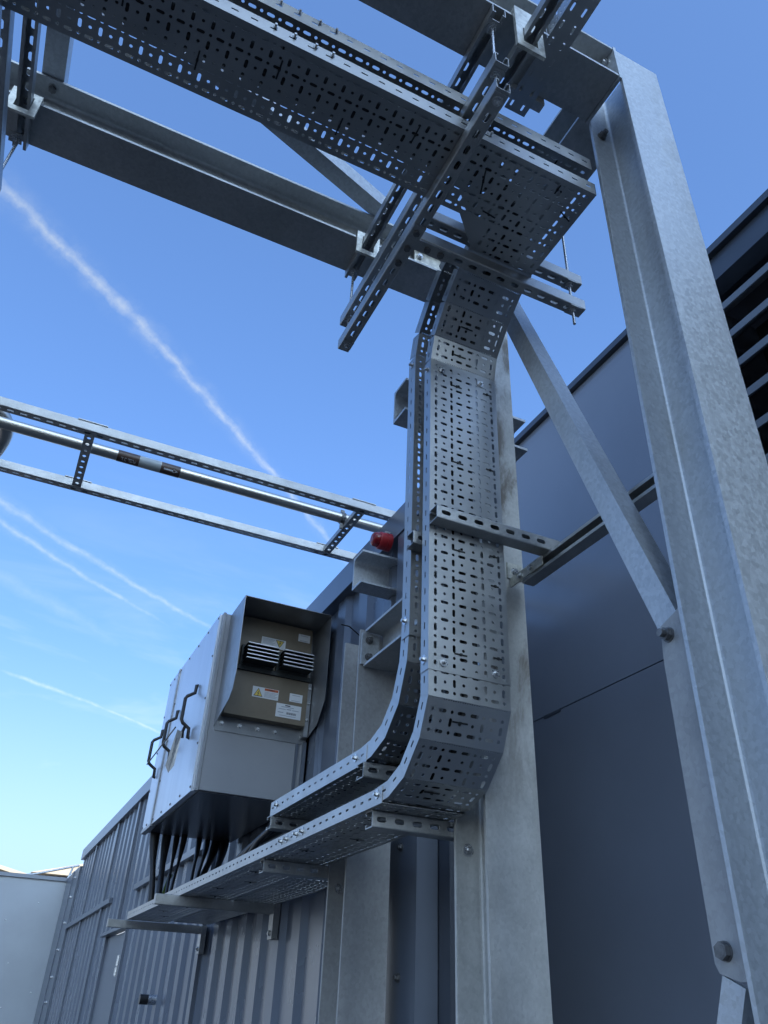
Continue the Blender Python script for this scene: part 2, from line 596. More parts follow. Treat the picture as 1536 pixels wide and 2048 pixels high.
def base_cells(length, width, dotted=False, first=0, margin=0.0):
    cells = []
    v = margin
    if margin:
        cells.append((0, width, 0, margin, None))
    if dotted:
        n = int((width - 0.012) / 0.0064)
        m = (width - n * 0.0064) / 2
        cells += [(0, m, v, v + 0.0064, None), (width - m, width, v, v + 0.0064, None)]
        for i in range(n):
            u = m + i * 0.0064
            cells.append((u, u + 0.0064, v, v + 0.0064, (u + 0.0032, v + 0.0032, 0.0014, 0.0014)))
        v += 0.0064
    rh = PITCH / 2
    n = int((length - v + 1e-6) / rh)
    pad = (length - v - n * rh)
    if pad > 1e-6:
        cells.append((0, width, v, v + pad / 2, None))
        v += pad / 2
    for i in range(n):
        cells += row_cells((KA, KB)[(i + first) % 2], v, v + rh, width)
        v += rh
    if length - v > 1e-6:
        cells.append((0, width, v, length, None))
    return cells


def flange_cells(u0, u1, h, n_lim=None):
    L = u1 - u0
    n = max(1, int(round(L / PITCH)))
    p = L / n
    return [(u0 + i * p, u0 + (i + 1) * p, 0, h, (u0 + (i + .5) * p, h * 0.52, min(0.0095, p * .3), 0.0028)) for i in range(n)]


def tray_piece(mb, O, L, Wd, N, length, width=TW, fh=0.04, dotted=False, first=0, margin=0.0,
               flanges=(1, 1), t0=0.0, t1=0.0, inset=0.0, seg=2):
    O, L, Wd, N = V(O), V(L).normalized(), V(Wd).normalized(), V(N).normalized()
    th = 0.0014
    mb.sheet(O, Wd, L, N, base_cells(length, width, dotted, first, margin), th, seg, (0, width, 0, length))
    for k in (0, 1):
        if not flanges[k]:
            continue
        q = O + Wd * (width * k) - N * th
        nrm = Wd * (1 if k else -1)
        a, b = inset, length - inset
        if t0 or t1:
            a2, b2 = a + max(t0, 0), b - max(t1, 0)
            mb.sheet(q, L, -N, nrm, flange_cells(a2, b2, fh), th, seg, (a2, b2, 0, fh))
            for e, s in ((a2, a), (b2, b)):
                if abs(e - s) > 1e-4:
                    mb.prism([q + L * s, q + L * e, q + L * e - N * fh], nrm * (-th))
        else:
            mb.sheet(q, L, -N, nrm, flange_cells(a, b, fh), th, seg, (a, b, 0, fh))
    return mb


# ------------------------------------------------------------------ ground and far surroundings
g = MB().box(-300, 300, -300, 300, -1.9, -1.6)
solid('ground', g, 'ground', kind='structure')

FW = 14.5
ew = thing('enclosure_wall', (-4, FW, -1.6), 'pale grey flat-panelled enclosure wall closing the far end of the yard', 'wall')
b = MB()
for i in range(7):
    x0 = 1.325 - (i + 1) * 2.4
    b = MB().box(x0 + 0.006, x0 + 2.394, FW, FW + 0.08, -1.6, 1.68)
    part('wall_panel', b, 'enclosure', ew)
part('coping', MB().box(-15.5, 1.4, FW - 0.03, FW + 0.1, 1.682, 1.735), 'paint_trim', ew)
part('joint_backing', MB().box(-15.5, 1.33, FW + 0.05, FW + 0.2, -1.6, 1.66), 'dark', ew)
for i, (x, z) in enumerate(((0.55, 1.1), (0.95, 1.36), (0.75, 0.55), (1.15, 0.2), (0.8, 0.0))):
    screw(ew, (x, FW, z), -Y, 0.012)

fr = thing('far_shed', (-3, 28, -1.6), 'far shed with a cream sloping roof showing over the grey enclosure wall at left', 'building')
part('wall', MB().box(-14, 1.3, 28, 36, -1.6, 3.25), 'enclosure', fr)
part('roof', MB().prism([(-14, 27.6, 6.5), (1.6, 27.6, 3.25), (1.6, 27.6, 3.15), (-14, 27.6, 6.4)], (0, 9, 0)), 'roof', fr)
fr2 = thing('far_building', (6, 30, -1.6), 'far low building with a sunlit cream roof behind the container corner', 'building')
part('wall', MB().box(1.9, 12, 30, 40, -1.6, 3.55), 'enclosure', fr2)
part('roof', MB().prism([(1.5, 29.6, 3.62), (6.5, 29.6, 4.9), (12.4, 29.6, 3.62)], (0, 11, 0)), 'roof', fr2)
gr = thing('guard_rail', (1.1, FW + 0.05, 1.7), 'thin tubular guard rail on top of the far grey enclosure wall', 'railing')
part('top_rail', MB().tube([(0.55, FW + .06, 1.70), (0.826, FW + .06, 1.765), (1.422, FW + .06, 1.937)], 0.017, 6), 'hotdip', gr)
part('post', MB().tube([(1.33, FW + .06, 1.90), (1.27, FW + .06, 1.62)], 0.017, 6), 'hotdip', gr)
part('brace', MB().tube([(1.422, FW + .06, 1.90), (1.27, FW + .06, 1.72)], 0.015, 6), 'hotdip', gr)

# unseen tower, added behind the viewpoint to shade the gantry and container side
sh = V((SUN_DIR.x, SUN_DIR.y, 0)).normalized()
sp = V((-sh.y, sh.x, 0))
tc = sh * BLOCKER_D + V((0.5, 0, 0)) - sp * 0.6
blocker = thing('sun_blocker_tower', (tc.x, tc.y, -1.6), 'tall plain unseen tower added behind the viewpoint to keep the sun off the yard', 'building')
part('wall', MB().obox(tc - sp * 4.0 + V((0, 0, -1.6)), sp * 8.0, sh * 8, V((0, 0, BLOCKER_H + 1.6))), 'enclosure', blocker)
part('blocker_rim', MB().obox(tc - sp * 4.1 - sh * .1 + V((0, 0, BLOCKER_H)), sp * 8.2, sh * 8.2, V((0, 0, 0.4))), 'paint_trim', blocker)

# ------------------------------------------------------------------ corrugated container on the left
CX = 1.30
CY0, CY1 = 2.475, 12.95
ct = thing('container', (2.6, 7.7, -1.6), 'long blue grey corrugated steel container with a flat fascia and side door', 'container')


def corrugated(y0, y1, z0, z1):
    mb = MB()
    pr = []
    p = 0.27
    y = math.floor(y0 / p) * p
    while y < y1 + p:
        for dy, x in ((0, CX + 0.030), (0.09, CX + 0.030), (0.122, CX + .006), (0.222, CX + .006), (0.254, CX + 0.030)):
            pr.append((y + dy, x))
        y += p
    pts = []
    for i in range(len(pr) - 1):
        (ya, xa), (yb, xb) = pr[i], pr[i + 1]
        if yb <= y0 or ya >= y1:
            continue
        t0 = max(0, (y0 - ya) / (yb - ya))
        t1 = min(1, (y1 - ya) / (yb - ya))
        pts.append((ya + t0 * (yb - ya), xa + t0 * (xb - xa)))
        last = (ya + t1 * (yb - ya), xa + t1 * (xb - xa))
    pts.append(last)
    for (ya, xa), (yb, xb) in zip(pts[:-1], pts[1:]):
        mb.add([(xa, ya, z0), (xb, yb, z0), (xb, yb, z1), (xa, ya, z1),
                (xa + .002, ya, z0), (xb + .002, yb, z0), (xb + .002, yb, z1), (xa + .002, ya, z1)],
               [(0, 1, 2, 3), (7, 6, 5, 4)])
    return mb


DY0, DY1 = 8.07, 9.12
posts = [(11.5, 11.75), (9.86, 10.16), (8.62, 8.9), (5.28, 5.5)]
part('wall_panel', corrugated(CY0 + .2, DY0 - .06, -1.6, 1.80), 'paint', ct)
part('wall_panel', corrugated(DY0 - .06, DY1 + .06, 0.66, 1.80), 'paint', ct)
part('wall_panel', corrugated(DY1 + .06, CY1, -1.6, 1.80), 'paint', ct)
part('fascia', MB().box(CX - 0.035, CX + 0.03, CY0 - .05, CY1, 1.795, 1.93), 'paint_trim', ct)
part('roof', MB().box(CX + 0.031, CX + 0.12, CY0 - .05, CY1, 1.90, 1.925).box(CX + .12, 1.96, 3.4, CY1, 1.90, 1.925), 'paint_trim', ct)
part('back_lining', MB().box(CX + 0.06, CX + 0.10, CY0 + .01, 3.399, -1.6, 1.89), 'paint', ct)
part('end_wall', MB().box(CX + 0.05, 1.96, 3.40, 3.44, -1.6, 1.9), 'paint', ct)
part('end_wall', MB().box(CX + 0.05, 1.96, CY1 - .06, CY1 - .02, -1.6, 1.9), 'paint', ct)
cp = part('corner_post', MB().box(CX - 0.028, CX + 0.05, CY0, CY0 + 0.225, -1.6, 1.793), 'paint_trim', ct)
part('corner_flange', MB().box(CX + 0.052, CX + 0.075, CY0 - .075, CY0 - .002, -1.6, 1.79), 'anthracite_trim', ct)
for z in (0.50, 0.12, -0.28, -0.7, 0.9, 1.3):
    bolt(ct, (CX - 0.028, CY0 + 0.115, z), -X, 0.007, 0.014, 0.006, 0.011, 'blackbolt')
for a, bb in posts:
    part('wall_post', MB().box(CX - 0.016, CX + 0.02, a, a + 0.085, -1.6 if not DY0 - .1 < a < DY1 else 0.66, 1.793), 'paint_trim', ct)
part('cover_strip', MB().box(CX - 0.03, CX + 0.034, 9.3, CY1 - 0.02, 0.925, 0.975), 'paint_trim', ct)
part('cover_strip', MB().box(CX - 0.03, CX + 0.034, 5.52, 7.95, 0.905, 0.95), 'paint_trim', ct)
cn = part('corner_post', MB().box(CX - 0.02, CX + 0.06, CY1 + .002, 14.45, -1.6, 1.72).box(CX - 0.035, CX - 0.021, 13.55, 13.75, -1.6, 1.72), 'paint_trim', ct)
for z in (1.6, 1.35, 1.02, 0.69, 0.37, 0.08, -0.2):
    bolt(ct, (CX - 0.02, 13.25, z), -X, 0.012, 0.022, 0.01, 0.02)
dr = part('door', MB().box(CX + 0.012, CX + 0.05, DY0, DY1, -1.55, 0.60), 'paint_trim', ct)
part('door_frame', MB().box(CX - 0.012, CX + 0.03, DY0 - .058, DY0 - .004, -1.6, 0.655).box(CX - 0.012, CX + 0.03, DY1 + .004, DY1 + .058, -1.6, 0.655), 'paint_trim', ct)
part('drip_cap', MB().box(CX - 0.055, CX + 0.03, DY0 - .05, DY1 + .12, 0.612, 0.640), 'paint_trim', ct)
hg = MB().cyl((CX - 0.006, DY0 + .10, 0.265), (CX - 0.006, DY0 + .10, 0.325), 0.016, 10).cyl((CX - 0.006, DY0 + .10, 0.335), (CX - 0.006, DY0 + .10, 0.415), 0.013, 10)
part('hinge', hg.box(CX - 0.004, CX + 0.012, DY0 + .07, DY0 + .14, 0.255, 0.42), 'zinc', dr)
pb = thing('door_button', (CX, 6.385, 0.08), 'small black round push button standing off the corrugated wall beneath the tray arms', 'button')
part('button', MB().cyl((CX - 0.10, 6.385, 0.08), (CX - 0.045, 6.385, 0.08), 0.030, 18), 'handle', pb)
part('collar', MB().cyl((CX - 0.045, 6.385, 0.08), (CX + 0.03, 6.385, 0.08), 0.030, 18), 'zinc', pb)

# ------------------------------------------------------------------ louvred building on the right
BX = 2.0
bd = thing('louvred_building', (5, 1.5, -1.6), 'tall glossy anthracite building with flat wall panels and a dark louvre at right', 'building')
LY = 1.50         # louvre opening edge
b = MB().box(BX, BX + 0.08, LY, 9.0, 1.117, 2.612)
part('wall_panel', b, 'anthracite', bd)
part('wall_panel', MB().box(BX, BX + 0.08, LY, 9.0, -1.6, 1.1125), 'anthracite', bd)
part('wall_panel', MB().box(BX, BX + 0.08, -3.0, LY - 0.012, -1.6, 0.9), 'anthracite', bd)
part('fascia', MB().box(BX, BX + 0.08, -3.0, LY - 0.004, 2.493, 2.612), 'anthracite_trim', bd)
part('joint', MB().box(BX + 0.006, BX + 0.079, LY, 9.0, 1.1126, 1.1169), 'anthracite_trim', bd)
part('seam_clip', MB().box(BX - 0.002, BX + 0.01, 2.60, 2.72, 1.104, 1.118), 'anthracite_trim', bd)
part('coping', MB().box(BX - 0.025, BX + 0.25, -3.05, 9.05, 2.615, 2.65), 'anthracite_trim', bd)
part('roof', MB().box(BX + 0.2, BX + 6, -3, 9.0, 2.55, 2.60), 'anthracite_trim', bd)
part('end_wall', MB().box(BX + 0.081, BX + 6, 8.92, 9.0, -1.6, 2.55), 'anthracite', bd)
part('end_wall', MB().box(BX + 0.081, BX + 6, -3.0, -2.92, -1.6, 2.55), 'anthracite', bd)
lv = part('louvre', MB().box(BX + 0.34, BX + 0.36, -3, LY, 0.9, 2.493), 'dark', bd)
zz = 2.344
while zz > 0.95:
    s = MB().obox((BX + 0.012, -2.95, zz), (0, LY - 0.01 + 2.95, 0), (0.11, 0, 0.10), (0.0, 0, -0.006))
    s.box(BX + 0.006, BX + 0.012, -2.95, LY - 0.01, zz - 0.006, zz + 0.026)
    part('slat', s, 'slat', lv)
    zz -= 0.147
part('louvre_jamb', MB().box(BX + 0.001, BX + 0.34, LY - 0.006, LY + 0.0, 0.9, 2.493), 'anthracite_trim', lv)

# ------------------------------------------------------------------ galvanised steel frame
CXC = 1.152
SB, SD, TF, TWB, RR = 0.157, 0.157, 0.0095, 0.0068, 0.0095


def column(y0, ztop, label, mat):
    t = thing('steel_column', (CXC, y0 + SD / 2, -1.6), label, 'column', 'galvanised steel columns of the cable gantry')
    part('shaft', MB().isection((CXC, y0 + SD / 2, -1.585), (0, 0, ztop + 1.585), X, Y, SB, SD, TF, TWB, RR), mat, t)
    part('base_plate', MB().box(CXC - .14, CXC + .14, y0 - .06, y0 + SD + .06, -1.6, -1.585), 'hotdip', t)
    return t


Y1c, Y2c, Y3c = 0.85, 1.725, 2.59
BZ = 2.33
c1 = column(Y1c, 2.48, 'tall galvanised column nearest the louvred building, its broad flange filling the right side', 'hotdip')
c2 = column(Y2c, 2.60, 'stained galvanised column directly behind the vertical perforated tray', 'hotdip_worn')
c3 = column(Y3c, 1.26, 'shorter galvanised column under the horizontal tray, behind the stained column', 'hotdip_shade')
# gusset on the near column with its two bolts
gp = part('gusset_plate', MB().prism([(1.098, y, z) for y, z in ((1.008, .71), (1.04, .695), (1.084, .68), (1.09, .612), (1.089, .097), (1.082, .083), (1.043, .071), (1.008, .071))], (0.010, 0, 0)), 'hotdip_shade', c1)
bolt(gp, (1.098, 1.066, 0.656), -X, 0.0080, 0.0155, 0.012, 0.0135, 'blackbolt')
bolt(gp, (1.098, 1.062, 0.113), -X, 0.0080, 0.0150, 0.0, 0.0135, 'blackbolt')
bolt(c1, (CXC - .045, Y1c + SD - TF, 2.265), -Y, 0.008, 0.015, 0.012, 0.0135, 'blackbolt')
bolt(c2, (CXC - .043, Y2c + SD - TF, 0.375), -Y, 0.0065, 0.0155, 0.004, 0.010, 'zinc')
bolt(c3, (CXC - .040, Y3c + SD - TF, 0.375), -Y, 0.0065, 0.0155, 0.004, 0.010, 'zinc')
part('end_plate', MB().box(CXC - SB / 2 - .010, CXC - SB / 2 - .001, Y1c - .002, Y1c + SD + .002, 2.322, 2.492), 'hotdip', c1)
for z in (2.36, 2.455):
    bolt(c1, (CXC - SB / 2 - .010, Y1c + .035, z), -X, 0.008, 0.015, 0.006, 0.0125)


def beam(p0, p1, label, mat='hotdip_beam_shade', d=SD, name='steel_beam', wd=None, **kw):
    p0, p1 = V(p0), V(p1)
    a = (p1 - p0)
    wdir = a.normalized().cross(Z).normalized()
    return solid(name, MB().isection(p0, a, wdir, Z, SB, d, TF, TWB, RR), mat, label, 'beam')


beam((-2.2, Y2c + SD / 2, BZ + SD / 2), (CXC - SB / 2 - .002, Y2c + SD / 2, BZ + SD / 2), 'galvanised beam along the far side of the overhead tray, its underside dark against the sky')
b2 = beam((-2.2, Y1c + SD / 2, BZ + SD / 2), (CXC - SB / 2 - .011, Y1c + SD / 2, BZ + SD / 2), 'galvanised beam at the top of the picture running to the head of the right-hand column')
beam((1.152 - .035, Y1c + SD + .001, BZ + SD / 2 + .001), (1.152 - .035, Y2c - .001, BZ + SD / 2 + .001), 'short tie beam overhead joining the heads of the two tall columns')
beam((CXC + .015, Y2c + SD + .001, 1.182), (CXC + .015, Y3c - .012, 1.182), 'low beam between the stained column and the shorter column, open side with a bolted end plate', d=0.148)
ep = thing('bolted_end_plate', (CXC, Y3c - .006, 1.11), 'rounded end plate with two bolts where the low beam meets the shorter column', 'plate')
part('plate', MB().box(CXC - SB / 2 + .004, CXC - .002, Y3c - .0115, Y3c - .0005, 1.118, 1.245), 'hotdip', ep)
for z in (1.215, 1.148):
    bolt(ep, (CXC - .045, Y3c - .0115, z), -Y, 0.008, 0.015, 0.010, 0.0125, 'blackbolt')


def pfc(x0, x1, y_tip, y_web, z0, z1, label):
    mb = MB().box(x0, x1, y_web - .008, y_web, z0, z1)
    for za, zb in ((z0, z0 + .010), (z1 - .010, z1)):
        mb.box(x0, x1, y_tip, y_web - .0081, za, zb)
    for za, s_ in ((z0 + .010, 1), (z1 - .010, -1)):
        c = [(x0, y_web - .008, za), (x0, y_web - .008, za + s_ * .014), (x0, y_web - .012, za + s_ * .005), (x0, y_web - .022, za)]
        mb.prism(c, (x1 - x0, 0, 0))
    return solid('channel_beam', mb, 'hotdip', label, 'beam')


pfc(0.90, 1.405, 1.890, 1.985, 1.772, 1.918, 'stub channel crossing behind the stained column, both ends sticking out beside it')
pfc(1.135, CX + .05, 2.765, 2.865, 1.562, 1.722, 'stub channel sticking out of the container wall under the red sounder')
# angles
ang = MB()
ang.angle((1.10, 1.038, 0.695), (1.10, 1.615, 2.303), V((1, 0, 0)), V((0, .941, -.338)), 0.058, 0.006)
solid('brace_angle', ang, 'hotdip', 'diagonal galvanised angle brace rising from the right column to the stained column head', 'brace')
ang = MB().angle((1.10, 1.037, 0.062), (1.10, 1.75, -1.5), V((1, 0, 0)), V((0, .91, .414)).normalized(), 0.046, 0.006)
solid('brace_angle', ang, 'hotdip', 'lower diagonal angle brace leaving the bottom bolt of the right column', 'brace')
ang = MB().angle((0.72, 1.684, 2.489), (-2.0, 0.78, 2.489), V((-.316, .949, 0)), V((0, 0, 1)), 0.062, 0.006)
solid('plan_brace', ang, 'hotdip', 'slanting angle brace above the far beam, emerging from behind the overhead tray', 'brace')
ang = MB().angle((-0.432, 0.80, 2.489), (-0.432, 1.93, 2.489), V((-1, 0, 0)), V((0, 0, 1)), 0.068, 0.006)
solid('cross_angle', ang, 'hotdip', 'angle section crossing on top of the far beam at the left edge', 'beam')
bt = thing('beam_bolt', (-0.46, 1.757, 2.47), 'dark bolt head under the top flange of the far beam at left', 'bolt')
part('head', _bolt_mb(-Z, 0.008, 0, 0, 0.0125), 'blackbolt', bt)
bt.children[0].location = (0, 0, 0.006)
for v_ in bt.children[0].data.vertices:
    v_.co += V((0.46, -1.757, -2.47)) * 0
# fix local coordinates: this one was written around its own origin
bt.children[0].data.transform(Matrix.Translation(V((-0.46, 1.757, 2.47))))

cl_t = thing('gusset_cleat', (0.94, 1.76, 2.40), 'pale triangular cleat plate with one bolt in the recess of the far beam', 'plate')
part('plate', MB().prism([(0.862, 1.770, 2.398), (1.040, 1.770, 2.398), (1.030, 1.770, 2.43), (0.925, 1.770, 2.474), (0.862, 1.770, 2.474)], (0, .008, 0)).box(.925, 1.05, 1.745, 1.769, 2.466, 2.474), 'clampgalv', cl_t)
bolt(cl_t, (0.882, 1.770, 2.425), -Y, 0.0075, 0.0, 0.004, 0.0125)

# ------------------------------------------------------------------ hangers: struts, rods, clamps
TX0, TX1 = 0.629, 0.670
TXc = (TX0 + TX1) / 2
GH = 'slotted struts across the overhead trays'
MZ, UZ = 1.965, 2.083          # undersides of lower and upper overhead trays


def hanger_set(xc, xl, words):
    strut('hanger_strut', (xc, 0.848, BZ - .0215), (xc, 1.878, BZ - .0215), Z, 'slotted strut clamped under the two beams ' + words[0], group=GH, start=.03)
    strut('trapeze_strut', (xl, 0.853, UZ - .0215), (xl, 1.880, UZ - .0215), -Z, 'slotted strut carrying the upper overhead tray ' + words[1], group=GH, start=.03)
    strut('trapeze_strut', (xl, 0.857, MZ - .0215), (xl, 1.876, MZ - .0215), -Z, 'slotted strut carrying the lower overhead tray ' + words[2], group=GH, start=.03)


hanger_set(TXc, TXc, ('beside the tray branch', 'beside the tray branch', 'beside the tray branch, the lowest one there'))
hanger_set(-0.502, -0.515, ('at the left edge', 'at the left edge', 'at the left edge, lowest there'))


def rod(x, y, z0, z1, label, nuts, x2=None, group='threaded hanger rods'):
    t = thing('threaded_rod', (x, y, z0), label, 'rod', group)
    part('rod', MB().cyl((x, y, z0), (x if x2 is None else x2, y, z1), 0.0048, 10), 'zinc', t)
    for z in nuts:
        def mk():
            mb = MB()
            mb.cyl((0, 0, 0), (0, 0, -0.0022), 0.0135, 18)
            mb.prism([(0.0092 * math.cos(i * math.pi / 3), 0.0092 * math.sin(i * math.pi / 3), -0.0022) for i in range(6)], (0, 0, -0.008))
            return mb
        placed('nut', 'rodnut', mk, 'zinc', t, (x, y, z))
        placed('square_washer', 'sqw', lambda: MB().box(-.0195, .0195, -.0195, .0195, 0, .004), 'strut', t, (x, y, z))
    return t


zs = (MZ - .044, UZ - .044, BZ - .044)
rod(TXc, 0.886, MZ - .062, BZ - .01, 'vertical threaded rod through the near ends of the hanger struts', zs)
rod(TXc, 1.842, MZ - .062, BZ - .01, 'vertical threaded rod through the far ends of the hanger struts beside the branch', zs)
rod(-0.515, 1.842, MZ - .062, BZ - .01, 'threaded rod under the far beam at the left edge', zs, x2=-0.502)
rod(-0.515, 0.886, MZ - .062, BZ - .01, 'threaded rod under the near beam at the left edge', zs, x2=-0.502)
# struts under the branch
for z, y, x1, w in ((MZ, 1.362, 1.268, 'lower of the two slotted struts under the tray branch, nearest the ground'), (UZ, 1.362, 1.268, 'upper of the two slotted struts under the tray branch')):
    strut('branch_strut', (TX1 + .001, y, z - .0215), (x1, y, z - .0215), -Z, w, group='slotted struts under the tray branch', start=.04)
rod(1.232, 1.362, MZ - .105, BZ + .004, 'threaded rod at the right ends of the branch struts', (MZ - .044, UZ - .044))
jp = thing('strut_joint_plate', (TXc + .02, 1.362, MZ - .05), 'flat joint plate with hexagon bolts under the crossing hanger struts', 'plate')
part('plate', MB().box(TX0 + .001, TX1 + .105, 1.343, 1.381, MZ - .0485, MZ - .0435).box(TX0 + .002, TX1 - .001, 1.30, 1.3425, MZ - .0485, MZ - .0437).box(TX0 + .002, TX1 - .001, 1.3815, 1.47, MZ - .0485, MZ - .0437), 'strut', jp)
for x, y in ((TXc, 1.445), (TXc, 1.325), (TXc, 1.385), (TXc + .055, 1.362), (TXc + .1, 1.362)):
    bolt(jp, (x, y, MZ - .0485), -Z, 0.006, 0, 0.0, 0.0105, 'blackbolt')


def clamp(xc, yface, z0, z1, wz0, wz1, dirn, label, w=0.086):
    t = thing('beam_clamp', (xc, yface, z0), label, 'clamp', 'window beam clamps')
    a, c = yface, yface + dirn * 0.010
    y0, y1 = min(a, c), max(a, c)
    h = w / 2
    mb = MB().box(xc - h, xc - .0225, y0, y1, z0, z1).box(xc + .0225, xc + h, y0, y1, z0, z1)
    mb.box(xc - .0223, xc + .0223, y0 + .0001, y1 - .0001, z0, wz0).box(xc - .0223, xc + .0223, y0 + .0001, y1 - .0001, wz1, z1)
    mb.box(xc - h + .001, xc + h - .001, y1 - .0005 if dirn < 0 else y0 - .03, y1 + .03 if dirn < 0 else y0 + .0005, z1 - .009, z1 - .0005)
    part('plate', mb, 'clampgalv', t)
    return t


clamp(TXc, Y2c - .0035, 2.245, 2.352, 2.2655, 2.3315, -1, 'bright window clamp gripping a strut to the far beam beside the branch')
clamp(-0.502, Y2c - .0035, 2.245, 2.352, 2.2655, 2.3315, -1, 'bright window clamp gripping a strut to the far beam at the left edge')
S3 = 0.737
strut('hanger_strut', (S3, -0.8, 2.232), (S3, 1.055, 2.232), Z, 'strut passing under the near beam at top right, running back overhead', group=GH, start=.03)
clamp(S3, Y1c - .0035, 2.155, 2.36, 2.185, 2.256, -1, 'tall bright window clamp on the near beam at the top right', 0.088)
solid('packing_plate', MB().box(.775, .91, Y1c + SD + .001, Y1c + SD + .03, BZ - .03, BZ - .022).box(.775, .91, Y1c + SD + .001, Y1c + SD + .008, BZ - .022, BZ + .02), 'hotdip', 'small angle plate behind the far edge of the near beam', 'plate')
kb = thing('beam_head_bolt', (0.665, Y1c + SD / 2 - TWB, 2.42), 'large pale hexagon bolt on the web of the near beam', 'bolt')
bolt(kb, (0.672, Y1c + .03, BZ + SD - TF), -Z, 0.009, 0, 0.0, 0.0165, 'hotdip')
nt = MB()
_c, _f = [], []
for i in range(40):
    v = i * .049
    _c += [(0, .024, v, v + .049, (.013, v + .025, .0035, .0115)), (.024, .070, v, v + .049, (.050, v + .025, .0035, .012))]
    for j in range(3):
        u = v + j * .049 / 3
        _f += [(u, u + .049 / 3, 0, .034, (u + .008, .018, .0035 + .002 * (j % 2), .0035)), (u, u + .049 / 3, .034, .066, (u + .008, .047, .0032, .0035 + .006 * (j == 1)))]
nt.sheet((0.800, -0.9, 2.283), X, Y, -Z, _c, .0015, 3, (0, .07, 0, 1.96))
nt.sheet((0.800, -0.9, 2.2845), Y, Z, -X, [c for c in _f if c[1] < 1.745], .0015, 3, (0, 1.74, 0, .066))
nt.obox((0.8685, -0.9, 2.2845), (.0015, 0, 0), (0, 1.74, 0), (0, 0, .04))
solid('narrow_tray', nt, 'pregalv', 'narrow perforated tray passing under the near beam at top right', 'cable tray')

# ------------------------------------------------------------------ overhead trays (two, one above the other)
GT = 'perforated galvanised cable trays'
MY = 1.011
LX = -2.0


def tray_tie(parent, p, along, n, L=0.03):
    """nylon tie band across the outside of a tray"""
    p, along, n = V(p), V(along).normalized(), V(n).normalized()
    w = along.cross(n)
    def mk():
        mb = MB()
        mb.obox(w * -.0022, along * L, w * 0.0042, n * 0.0013)
        mb.obox(along * (L * .42) - w * .0030, along * .006, w * .0060, n * .0040)
        return mb
    placed('cable_tie', ('tie', tuple(along), tuple(n), L), mk, 'tie', parent, p)


def overhead(z, label, label_t, dz):
    t = thing('cable_tray', (-0.7, MY + TW / 2, z), label, 'cable tray', GT)
    part('straight_section', tray_piece(MB(), (LX, MY, z), X, Y, -Z, 0.652 - LX, fh=0.048), 'pregalv', t)
    for i in range(9):
        tray_tie(t, (-1.0 + i * 0.19, MY + .047 + .07 * (i % 2), z - .0002), Y, -Z, 0.052)
    for x in (0.10, 0.15, 0.205, 0.25):
        bolt(t, (x, MY - .0002, z + .034), -Y, 0.0035, 0.0, 0.006, 0.006, 'zinc')
    # tee fitting
    q = thing('tray_tee', (0.86, MY + .15, z), label_t, 'cable tray', 'tray tees at the branch')
    tm = MB()
    tx0, tx1 = 0.674, 1.058
    BXL = 0.832
    # main run part: pattern along X
    tray_piece(tm, (tx0, MY, z - .0016), X, Y, -Z, tx1 - tx0, fh=0.049, flanges=(1, 0))
    # branch neck towards +Y
    tray_piece(tm, (BXL, MY + TW, z - .0016), Y, X, -Z, 0.100, width=tx1 - BXL, fh=0.049, flanges=(0, 1))
    # the 45 degree cheek
    k = 0.085
    tm.prism([(BXL, MY + TW, z - .0016), (BXL, MY + TW + k, z - .0016), (BXL - k, MY + TW, z - .0016)], (0, 0, 0.0014))
    tm.prism([(BXL - k, MY + TW, z - .0016), (BXL, MY + TW + k, z - .0016), (BXL, MY + TW + k, z + .046), (BXL - k, MY + TW, z + .046)], (-.001, .001, 0))
    tm.obox((tx1 - .0014, MY, z - .0005), (0.0014, 0, 0), (0, TW, 0), (0, 0, 0.047))
    part('tee_body', tm, 'pregalv', q)
    bolt(q, (0.708, MY - .0002, z + .03), -Y, 0.0035, 0.0, 0.008, 0.006, 'zinc')
    tray_tie(q, (0.74, MY + .075, z - .0018), V((.35, 1, 0)), -Z, 0.075)
    tray_tie(q, (0.95, MY + .02, z - .0018), Y, -Z, 0.03)
    tray_tie(q, (1.0, MY + .09, z - .0018), V((.9, .35, 0)), -Z, 0.045)
    tray_tie(q, (0.80, MY + .19, z - .0018), V((.9, .1, 0)), -Z, 0.045)
    return t


overhead(MZ, 'lower overhead perforated tray running in from the upper left', 'lower flat tee piece joining the overhead tray to the bend, with a square outer corner', 0)
overhead(UZ, 'upper overhead perforated tray running just above the lower one', 'upper tee piece above the lower tee, mostly hidden', 0)

# ------------------------------------------------------------------ the two riser trays
RX = 0.832


